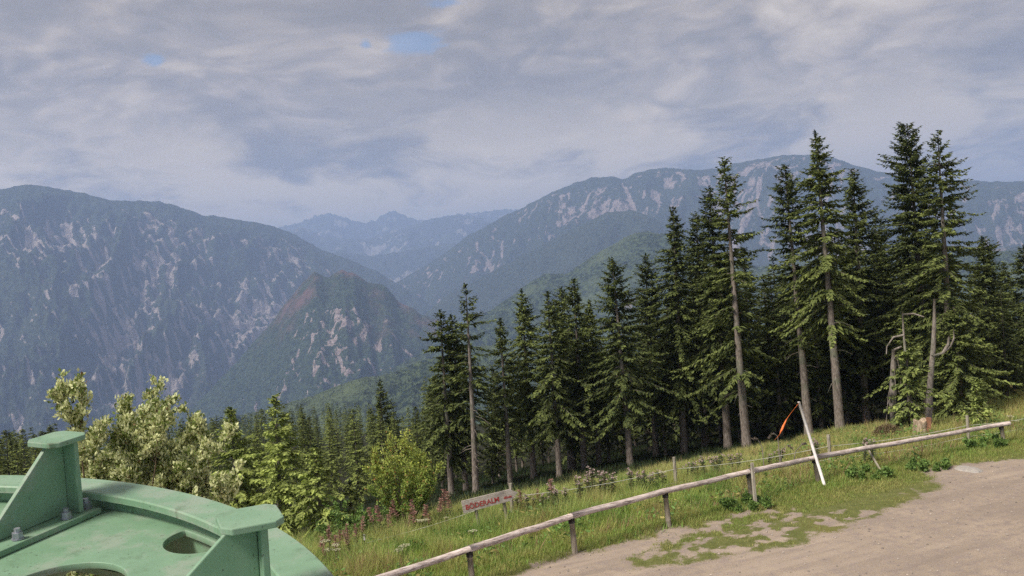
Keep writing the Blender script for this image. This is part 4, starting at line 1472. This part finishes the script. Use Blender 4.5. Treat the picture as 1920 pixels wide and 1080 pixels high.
    link('grass', mesh_np('grass', V, F, M_GRASS, C), kind='stuff', label='meadow grass, tall behind the fence and short by the gravel', cat='grass')


grass()


def herbs():
    rn = np.random.default_rng(29)
    n = 15000
    s, t = rn.uniform(0.3, 9, n), rn.uniform(-11, 26, n)
    x, y = F0[0] + FU[0] * t + FN[0] * s, F0[1] + FU[1] * t + FN[1] * s
    f = fbm(x * 0.6, y * 0.6, 4, 77, 0.6)
    k = f > 0.12
    x, y, f = x[k], y[k], f[k]
    n = len(x)
    P = np.stack([x, y, gz(x, y) + rn.uniform(0.08, 0.42, n) * (0.5 + f)], 1)
    D = rn.normal(0, 1, (n, 3)) * np.array((1, 1, 0.35)) + np.array((0, 0, 0.25))
    D /= np.linalg.norm(D, axis=1, keepdims=True)
    c = np.where(rn.random((n, 1)) < 0.8, np.array((0.15, 0.26, 0.065)), np.array((0.38, 0.33, 0.12))) * rn.uniform(0.55, 1.5, (n, 1))
    V, F, C = leaves_np(P, D, rn.uniform(0.07, 0.17, n), rn.uniform(0.018, 0.04, n), c, rn)
    link('meadow_herbs', mesh_np('meadow_herbs', V, F, M_LEAF, C), kind='stuff', label='broad-leaved herbs growing through the tall grass', cat='herbs')


herbs()


M_PEB = mat_leaf('pebbles', 0.0, 0.9, 0.1)


def pebbles():
    rn = np.random.default_rng(19)
    n = 9000
    x, y = rn.uniform(-3, 24, n), rn.uniform(15.5, 36, n)
    k = gravel_mask(x, y) > 0.45
    x, y = x[k], y[k]
    n = len(x)
    r = 0.008 + 0.035 * rn.random(n) ** 5
    oc = np.array(((1, 0, 0), (0, 1, 0), (-1, 0, 0), (0, -1, 0), (0, 0, 0.75), (0, 0, -0.6)), float)
    tri = np.array(((0, 1, 4), (1, 2, 4), (2, 3, 4), (3, 0, 4), (1, 0, 5), (2, 1, 5), (3, 2, 5), (0, 3, 5)))
    V = oc[None] * rn.uniform(0.6, 1.4, (n, 6, 1)) * r[:, None, None]
    a = rn.uniform(0, 6.28, n)
    X = V[:, :, 0] * np.cos(a)[:, None] - V[:, :, 1] * np.sin(a)[:, None]
    Yv = V[:, :, 0] * np.sin(a)[:, None] + V[:, :, 1] * np.cos(a)[:, None]
    V = np.stack([X + x[:, None], Yv + y[:, None], V[:, :, 2] + (gz(x, y) + r * 0.25)[:, None]], -1).reshape(-1, 3)
    F = (tri[None] + (np.arange(n) * 6)[:, None, None]).reshape(-1, 3)
    C = np.repeat(np.array((0.34, 0.29, 0.25)) * rn.uniform(0.5, 1.35, (n, 1)), 6, 0)
    link('gravel_stones', mesh_np('gravel_stones', V, F, M_PEB, C), kind='stuff', label='loose stones scattered over the gravel yard', cat='gravel')


pebbles()

# ------------------------------------------------------------------ flowering weeds
M_SEED = mat_leaf('seed_heads', 0.3, 0.8, 0.1)


def thistle_meshes(seed, H):
    rg = random.Random(seed)
    rn = np.random.default_rng(seed)
    stem, heads, E = Geo(), [], []
    for k in range(4):
        a = rg.uniform(0, 6.28)
        top = Vector((math.cos(a) * 0.16 * rg.random() * 2, math.sin(a) * 0.3 * rg.random(), H * rg.uniform(0.75, 1.05)))
        stem.tube([(0, 0, -0.05), top * 0.5 + Vector((0.02, 0, 0)), top], [0.012, 0.009, 0.005], 4, rng=rg)
        for j in range(9):
            f = rg.uniform(0.2, 0.9)
            E.append(tuple(top * f))
        for j in range(rg.randint(2, 4)):
            b = rg.uniform(0, 6.28)
            hp = top + Vector((math.cos(b) * 0.09, math.sin(b) * 0.09, rg.uniform(-0.12, 0.05)))
            stem.tube([top * 0.86, hp], [0.005, 0.004], 3, rng=rg)
            heads.append(hp)
    E = np.array(E)
    k = 3
    n = len(E) * k
    D = rn.normal(0, 1, (n, 3)) * np.array((1, 1, 0.35)) + np.array((0, 0, 0.25))
    D /= np.linalg.norm(D, axis=1, keepdims=True)
    LV = leaves_np(np.repeat(E, k, 0), D, rn.uniform(0.09, 0.2, n), rn.uniform(0.012, 0.025, n), np.array((0.13, 0.165, 0.07)) * rn.uniform(0.7, 1.3, (n, 1)), rn)
    hm = []
    for hp in heads:
        n = 16
        D = rn.normal(0, 1, (n, 3))
        D[:, 2] = np.abs(D[:, 2]) * 0.8
        D /= np.linalg.norm(D, axis=1, keepdims=True)
        c = np.array((0.68, 0.54, 0.52)) * rn.uniform(0.7, 1.2, (n, 1))
        hm.append(leaves_np(np.tile(np.array(tuple(hp)), (n, 1)), D, rn.uniform(0.03, 0.055, n), np.full(n, 0.014), c, rn))
    return stem.mesh('stem', M_TWIG), mesh_np('leaf', *LV[:2], M_LEAF, LV[2]), [mesh_np('flower_head', *h[:2], M_SEED, h[2]) for h in hm]


TH = [thistle_meshes(300 + k, h) for k, h in enumerate((1.0, 0.8, 0.95))]
rngw = random.Random(77)
th_px = [(975, 28.6), (990, 28.0), (1003, 28.9), (1018, 28.4), (1032, 29.0), (1046, 28.3), (1062, 28.7), (1092, 29.2), (1106, 29.6), (1116, 29.9), (1126, 30.2), (1138, 29.8), (1150, 30.1), (1188, 30.0), (1200, 30.4), (1212, 29.8),
         (1222, 30.6), (1236, 30.2), (1250, 30.4), (1300, 31.0), (1312, 31.3), (1324, 31.0), (1342, 31.4), (1356, 31.0), (1378, 31.6), (1390, 31.2), (1448, 31.8), (1468, 31.5), (1530, 32.0), (1540, 31.6), (1628, 30.9), (1640, 31.0)]
for i, (px, Y) in enumerate(th_px):
    k = rngw.randrange(3)
    p = ground_pt(px, Y)
    root = empty('thistle', p, 'faded pinkish thistle above the grass along the wire, ' + ('beside the arrow sign' if px < 1080 else 'in the tallest dense clump' if px < 1160 else 'by a thin wire post' if px < 1270 else 'towards the white pole'), 'thistle', 'thistles along the wire fence')
    sc = rngw.uniform(0.75, 1.1) * (1.15 if 1090 < px < 1160 else 0.9)
    root.scale = (sc, sc, sc)
    root.rotation_euler = (0, 0, rngw.uniform(0, 6.28))
    link('stem', TH[k][0], root)
    link('leaf', TH[k][1], root)
    for h in TH[k][2]:
        link('flower_head', h, root)


def fireweed_meshes(seed, H):
    rg = random.Random(seed)
    rn = np.random.default_rng(seed)
    stem = Geo()
    stem.tube([(0, 0, -0.05), (0.02, 0.01, H * 0.5), (0.05, 0.0, H)], [0.010, 0.008, 0.004], 4, rng=rg)
    n = 46
    z = rn.uniform(0.12, 0.62, n) * H
    P = np.stack([0.03 * z / H, 0 * z, z], 1)
    D = rn.normal(0, 1, (n, 3)) * np.array((1, 1, 0.3)) + np.array((0, 0, 0.3))
    D /= np.linalg.norm(D, axis=1, keepdims=True)
    g = leaves_np(P, D, rn.uniform(0.08, 0.14, n), rn.uniform(0.008, 0.014, n), np.array((0.12, 0.15, 0.045)) * rn.uniform(0.6, 1.4, (n, 1)), rn)
    n = 90
    z = rn.uniform(0.60, 1.0, n) * H
    P = np.stack([0.05 * z / H, 0 * z, z], 1)
    D = rn.normal(0, 1, (n, 3)) * np.array((1, 1, 0.3)) + np.array((0, 0, 0.55))
    D /= np.linalg.norm(D, axis=1, keepdims=True)
    c = np.where(rn.random((n, 1)) < 0.7, np.array((0.40, 0.205, 0.18)), np.array((0.46, 0.34, 0.25))) * rn.uniform(0.7, 1.2, (n, 1))
    f = leaves_np(P, D, rn.uniform(0.05, 0.13, n) * (1.15 - (z / H - 0.6)), np.full(n, 0.010), c, rn)
    return stem.mesh('stem', M_TWIG), mesh_np('leaf', *g[:2], M_LEAF, g[2]), mesh_np('flower_spike', *f[:2], M_SEED, f[2])


FW = [fireweed_meshes(400 + k, h) for k, h in enumerate((1.25, 1.05, 1.15))]
fw_px = [(592, 25.0), (600, 24.4), (612, 24.8), (622, 24.2), (630, 25.6), (648, 25.0), (657, 24.6), (664, 25.4), (672, 26.5), (705, 27.6), (712, 27.2), (722, 27.0), (732, 26.6), (748, 27.4), (757, 27.0), (765, 26.8), (776, 27.4),
         (792, 27.6), (806, 27.2), (818, 27.6), (832, 27.9), (846, 27.5), (980, 28.4), (1012, 28.8), (1040, 28.6)]
for px, Y in fw_px:
    k = rngw.randrange(3)
    root = empty('fireweed', ground_pt(px, Y), 'reddish fireweed seed stalk in the tall grass ' + ('below the olive sapling' if px < 690 else 'in front of the yellow-green shrub' if px < 860 else 'beyond the arrow sign'), 'fireweed', 'fireweed stalks in the tall grass')
    sc = rngw.uniform(0.75, 1.1)
    sc *= rngw.uniform(0.7, 1.15)
    root.scale = (sc * 1.2, sc * 1.2, sc)
    root.rotation_euler = (rngw.uniform(-0.28, 0.28), rngw.uniform(-0.28, 0.28), rngw.uniform(0, 6.28))
    for nm, me in zip(('stem', 'leaf', 'flower_spike'), FW[k]):
        link(nm, me, root)


def umbel_meshes(seed):
    rg = random.Random(seed)
    rn = np.random.default_rng(seed)
    stem = Geo()
    H = 0.8
    stem.tube([(0, 0, -0.05), (0.01, 0, H)], [0.008, 0.005], 4, rng=rg)
    n = 60
    a, r = rn.uniform(0, 6.28, n), 0.13 * np.sqrt(rn.random(n))
    P = np.stack([np.cos(a) * r, np.sin(a) * r, H + 0.02 - r * r * 2], 1)
    for k in range(8):
        stem.tube([(0.01, 0, H - 0.09), tuple(P[k])], [0.003, 0.002], 3, rng=rg)
    D = rn.normal(0, 1, (n, 3)) * np.array((1, 1, 0.25))
    D /= np.linalg.norm(D, axis=1, keepdims=True)
    f = leaves_np(P, D, rn.uniform(0.02, 0.04, n), np.full(n, 0.012), np.array((0.62, 0.60, 0.42)) * rn.uniform(0.8, 1.2, (n, 1)), rn)
    return stem.mesh('stem', M_TWIG), mesh_np('flower_head', *f[:2], M_SEED, f[2])


UM = [umbel_meshes(450 + k) for k in range(2)]
for px, Y in ((606, 23.4), (613, 23.0), (622, 23.3), (628, 23.1), (742, 22.2), (752, 22.4), (760, 22.6), (782, 26.0), (790, 26.3), (797, 26.1), (836, 26.6), (1242, 29.6), (884, 23.2), (1905, 33.6), (1915, 33.9)):
    root = empty('white_umbel', ground_pt(px, Y), 'flat-topped whitish umbel flower in the grass', 'flower', 'whitish umbel flowers in the grass')
    root.rotation_euler = (rngw.uniform(-0.1, 0.1), rngw.uniform(-0.1, 0.1), rngw.uniform(0, 6.28))
    sc = rngw.uniform(0.7, 1.1)
    root.scale = (sc, sc, sc)
    k = rngw.randrange(2)
    link('stem', UM[k][0], root)
    link('flower_head', UM[k][1], root)

for i, (path, lab) in enumerate((
        (((1432, 868), (1429, 838), (1420, 822), (1410, 822)), 'dry grey weed stem arching towards the doubled post'),
        (((1462, 862), (1460, 835), (1458, 818), (1450, 812), (1440, 820)), 'tall dry weed stem hooked over below the orange tape'),
        (((1464, 864), (1466, 842), (1478, 834), (1486, 842)), 'short dry weed stem curling beside the white pole'),
        (((1488, 866), (1492, 846), (1504, 832), (1512, 830)), 'dry weed stem bending behind the white pole'))):
    base = at(path[0][0], path[0][1], 31.4)
    gzb = float(gz(base.x, base.y))
    root = empty('dry_weed', Vector((base.x, base.y, gzb)), lab, 'dry weed')
    O = Vector(root.location)
    g = Geo()
    pts = [Vector((0, 0, -0.1))] + [at(x, y, 31.4) - O for x, y in path]
    g.tube(pts, [0.022] + [0.02 - 0.003 * k for k in range(len(path))], 5, rng=rg)
    link('stem', g.mesh('stem', M_BARK2, True), root)
    rn = np.random.default_rng(700 + i)
    n = 60
    q = rn.uniform(0, 1, n)
    PP = np.array([tuple(pts[-2].lerp(pts[-1], k)) for k in q])
    D = rn.normal(0, 1, (n, 3)) + np.array((0, 0, -0.8))
    D /= np.linalg.norm(D, axis=1, keepdims=True)
    lf = leaves_np(PP, D, rn.uniform(0.04, 0.1, n), np.full(n, 0.012), np.array((0.22, 0.18, 0.15)) * rn.uniform(0.6, 1.3, (n, 1)), rn)
    link('seed_head', mesh_np('seed_head', *lf[:2], M_SEED, lf[2]), root)

# ------------------------------------------------------------------ green bullwheel on its mast
a_, b_ = math.radians(2), math.radians(-6)
wn = Vector((math.sin(a_), math.sin(b_), 1)).normalized()
we1 = Vector((0, 1, 0)).cross(wn).normalized()
we2 = wn.cross(we1)
WS = 1.1
wc = Vector((0, 0, CAMZ)) + we1 * (-2.2 * WS) + we2 * (1.437 * WS) - wn * WS
WM = Matrix((we1, we2, wn)).transposed().to_4x4()
WM.translation = wc
wheel = empty('bullwheel', (wc.x, wc.y, 0), 'green painted steel cableway wheel with triangular brackets, on a mast', 'bullwheel')
TO = Matrix.Translation((-wc.x, -wc.y, 0)) @ WM


def wpart(name, g, parent=wheel, mat=M_GREEN, smooth=False):
    me = g.mesh(name, mat, smooth) if isinstance(g, Geo) else g
    o = link(name, me, parent)
    if name in ('bracket', 'base_plate', 'flange', 'top_plate'):
        bv = o.modifiers.new('bevel', 'BEVEL')
        bv.width = 0.0035
        bv.segments = 2
        bv.limit_method = 'ANGLE'
    return o


def ring_geo(prof, seg=160):
    g = Geo()
    vs, fs = [], []
    m = len(prof)
    for k in range(seg):
        a = 2 * math.pi * k / seg
        for r, z in prof:
            vs.append(TO @ Vector((math.cos(a) * r, math.sin(a) * r, z)))
    for k in range(seg):
        for j in range(m):
            fs.append((k * m + j, ((k + 1) % seg) * m + j, ((k + 1) % seg) * m + (j + 1) % m, k * m + (j + 1) % m))
    g.add(vs, fs)
    return g


def smooth_by_angle(me, deg=35):
    me.polygons.foreach_set('use_smooth', [True] * len(me.polygons))
    me.set_sharp_from_angle(angle=math.radians(deg))
    return me


rim = smooth_by_angle(ring_geo([(1.945, -0.028), (2.085, -0.028), (2.09, -0.023), (2.09, -0.005), (2.085, 0.0), (1.950, 0.0), (1.945, -0.005)]).mesh('rim', M_GREEN))
wpart('rim', rim)
wpart('groove_wall', smooth_by_angle(ring_geo([(1.992, -0.30), (2.012, -0.30), (2.012, -0.029), (1.992, -0.029)]).mesh('groove_wall', M_GREEN)))
wpart('lower_flange', smooth_by_angle(ring_geo([(1.93, -0.328), (2.09, -0.328), (2.09, -0.302), (1.93, -0.302)]).mesh('lower_flange', M_GREEN)))
# disc with holes
cu = bpy.data.curves.new('disc', 'CURVE')
cu.dimensions = '2D'
cu.fill_mode = 'BOTH'
cu.extrude = 0.009
cu.bevel_depth = 0.003
cu.bevel_resolution = 1


def spline(pts):
    s = cu.splines.new('POLY')
    s.points.add(len(pts) - 1)
    for p, (x, y) in zip(s.points, pts):
        p.co = (x, y, 0, 1)
    s.use_cyclic_u = True


def circ(cx, cy, r, n):
    return [(cx + r * math.cos(2 * math.pi * k / n), cy + r * math.sin(2 * math.pi * k / n)) for k in range(n)]


spline(circ(0, 0, 1.988, 144))
spline(circ(0, 0, 0.22, 40))
for k in range(8):
    an = math.radians(49 + 45 * k)
    spline(circ(1.47 * math.cos(an), 1.47 * math.sin(an), 0.195, 44))
    pp = []
    for q in range(40):
        x, y = 1.96 * math.cos(an) + 0.135 * math.cos(q * math.pi / 20), 1.96 * math.sin(an) + 0.135 * math.sin(q * math.pi / 20)
        rr = math.hypot(x, y)
        if rr > 1.972:
            x, y = x * 1.972 / rr, y * 1.972 / rr
        pp.append((x, y))
    spline(pp)
tmp = bpy.data.objects.new('tmp', cu)
COL.objects.link(tmp)
dme = bpy.data.meshes.new_from_object(tmp.evaluated_get(bpy.context.evaluated_depsgraph_get()))
bpy.data.objects.remove(tmp)
dme.transform(TO @ Matrix.Translation((0, 0, -0.092)))
dme.materials.clear()
dme.materials.append(M_GREEN)
wpart('disc', dme)
hub = Geo()
hub.tube([TO @ Vector((0, 0, 0.18)), TO @ Vector((0, 0, -0.6))], 0.24, 32)
wpart('hub', hub, smooth=False)
mast = Geo()
ctr = TO @ Vector((0, 0, -0.6))
mast.tube([(ctr.x, ctr.y, -0.4), (ctr.x, ctr.y, ctr.z)], [0.42, 0.32], 28)
wpart('mast', mast)
for k in range(8):
    an = math.radians((25.4, 68.9, 115, 160, 205, 250, 295, 340)[k])
    g = Geo()
    g.tube([TO @ Vector((0.2 * math.cos(an), 0.2 * math.sin(an), -0.42)), TO @ Vector((1.99 * math.cos(an), 1.99 * math.sin(an), -0.22))], 0.05, 14)
    wpart('spoke', g, smooth=True)
    # bracket
    R_ = TO @ Matrix.Rotation(an, 4, 'Z')

    def xz_prism(poly, y0, y1):
        """outline in the radial / vertical plane, thickness across"""
        g = Geo()
        n = len(poly)
        vs = [R_ @ Vector((x, y0, z)) for x, z in poly] + [R_ @ Vector((x, y1, z)) for x, z in poly]
        g.add(vs, [tuple(range(n)), tuple(range(2 * n - 1, n - 1, -1))] + [(i, n + i, n + (i + 1) % n, (i + 1) % n) for i in range(n)])
        return g
    zb = -0.055
    web = wpart('bracket', xz_prism([(1.50, zb), (1.868, zb), (1.868, 0.224), (1.80, 0.224)], -0.009, 0.009))
    g = Geo()
    g.prism([(1.38, -0.095), (1.945, -0.095), (1.945, 0.095), (1.38, 0.095)], -0.079, zb - 0.001, R_)
    wpart('base_plate', g, web)
    g = Geo()
    g.prism([(1.869, -0.065), (1.889, -0.065), (1.889, 0.065), (1.869, 0.065)], zb, 0.224, R_)
    wpart('flange', g, web)
    g = Geo()
    cx, hw, ht_ = 1.852, 0.084, 0.080
    ch = 0.026
    g.prism([(cx - hw, -ht_ + ch), (cx - hw + ch, -ht_), (cx + hw - ch, -ht_), (cx + hw, -ht_ + ch), (cx + hw, ht_ - ch), (cx + hw - ch, ht_), (cx - hw + ch, ht_), (cx - hw, ht_ - ch)], 0.225, 0.245, R_)
    wpart('top_plate', g, web)
    for rr in (1.42, 1.60, 1.81, 1.918):
        for sy in (-1, 1):
            if rr == 1.918 and sy == 1:
                continue
            cy_ = sy * (0.06 if rr != 1.918 else 0.045)
            if rr == 1.81:
                cy_ = sy * 0.06
            g = Geo()
            g.prism(circ(rr, cy_, 0.021, 16), zb, zb + 0.005, R_)
            g.prism(circ(rr, cy_, 0.0185, 6), zb + 0.0052, zb + 0.026, R_)
            g.prism(circ(rr, cy_, 0.0105, 12), zb + 0.0262, zb + 0.040, R_)
            wpart('bolt', g, web, M_STEEL)
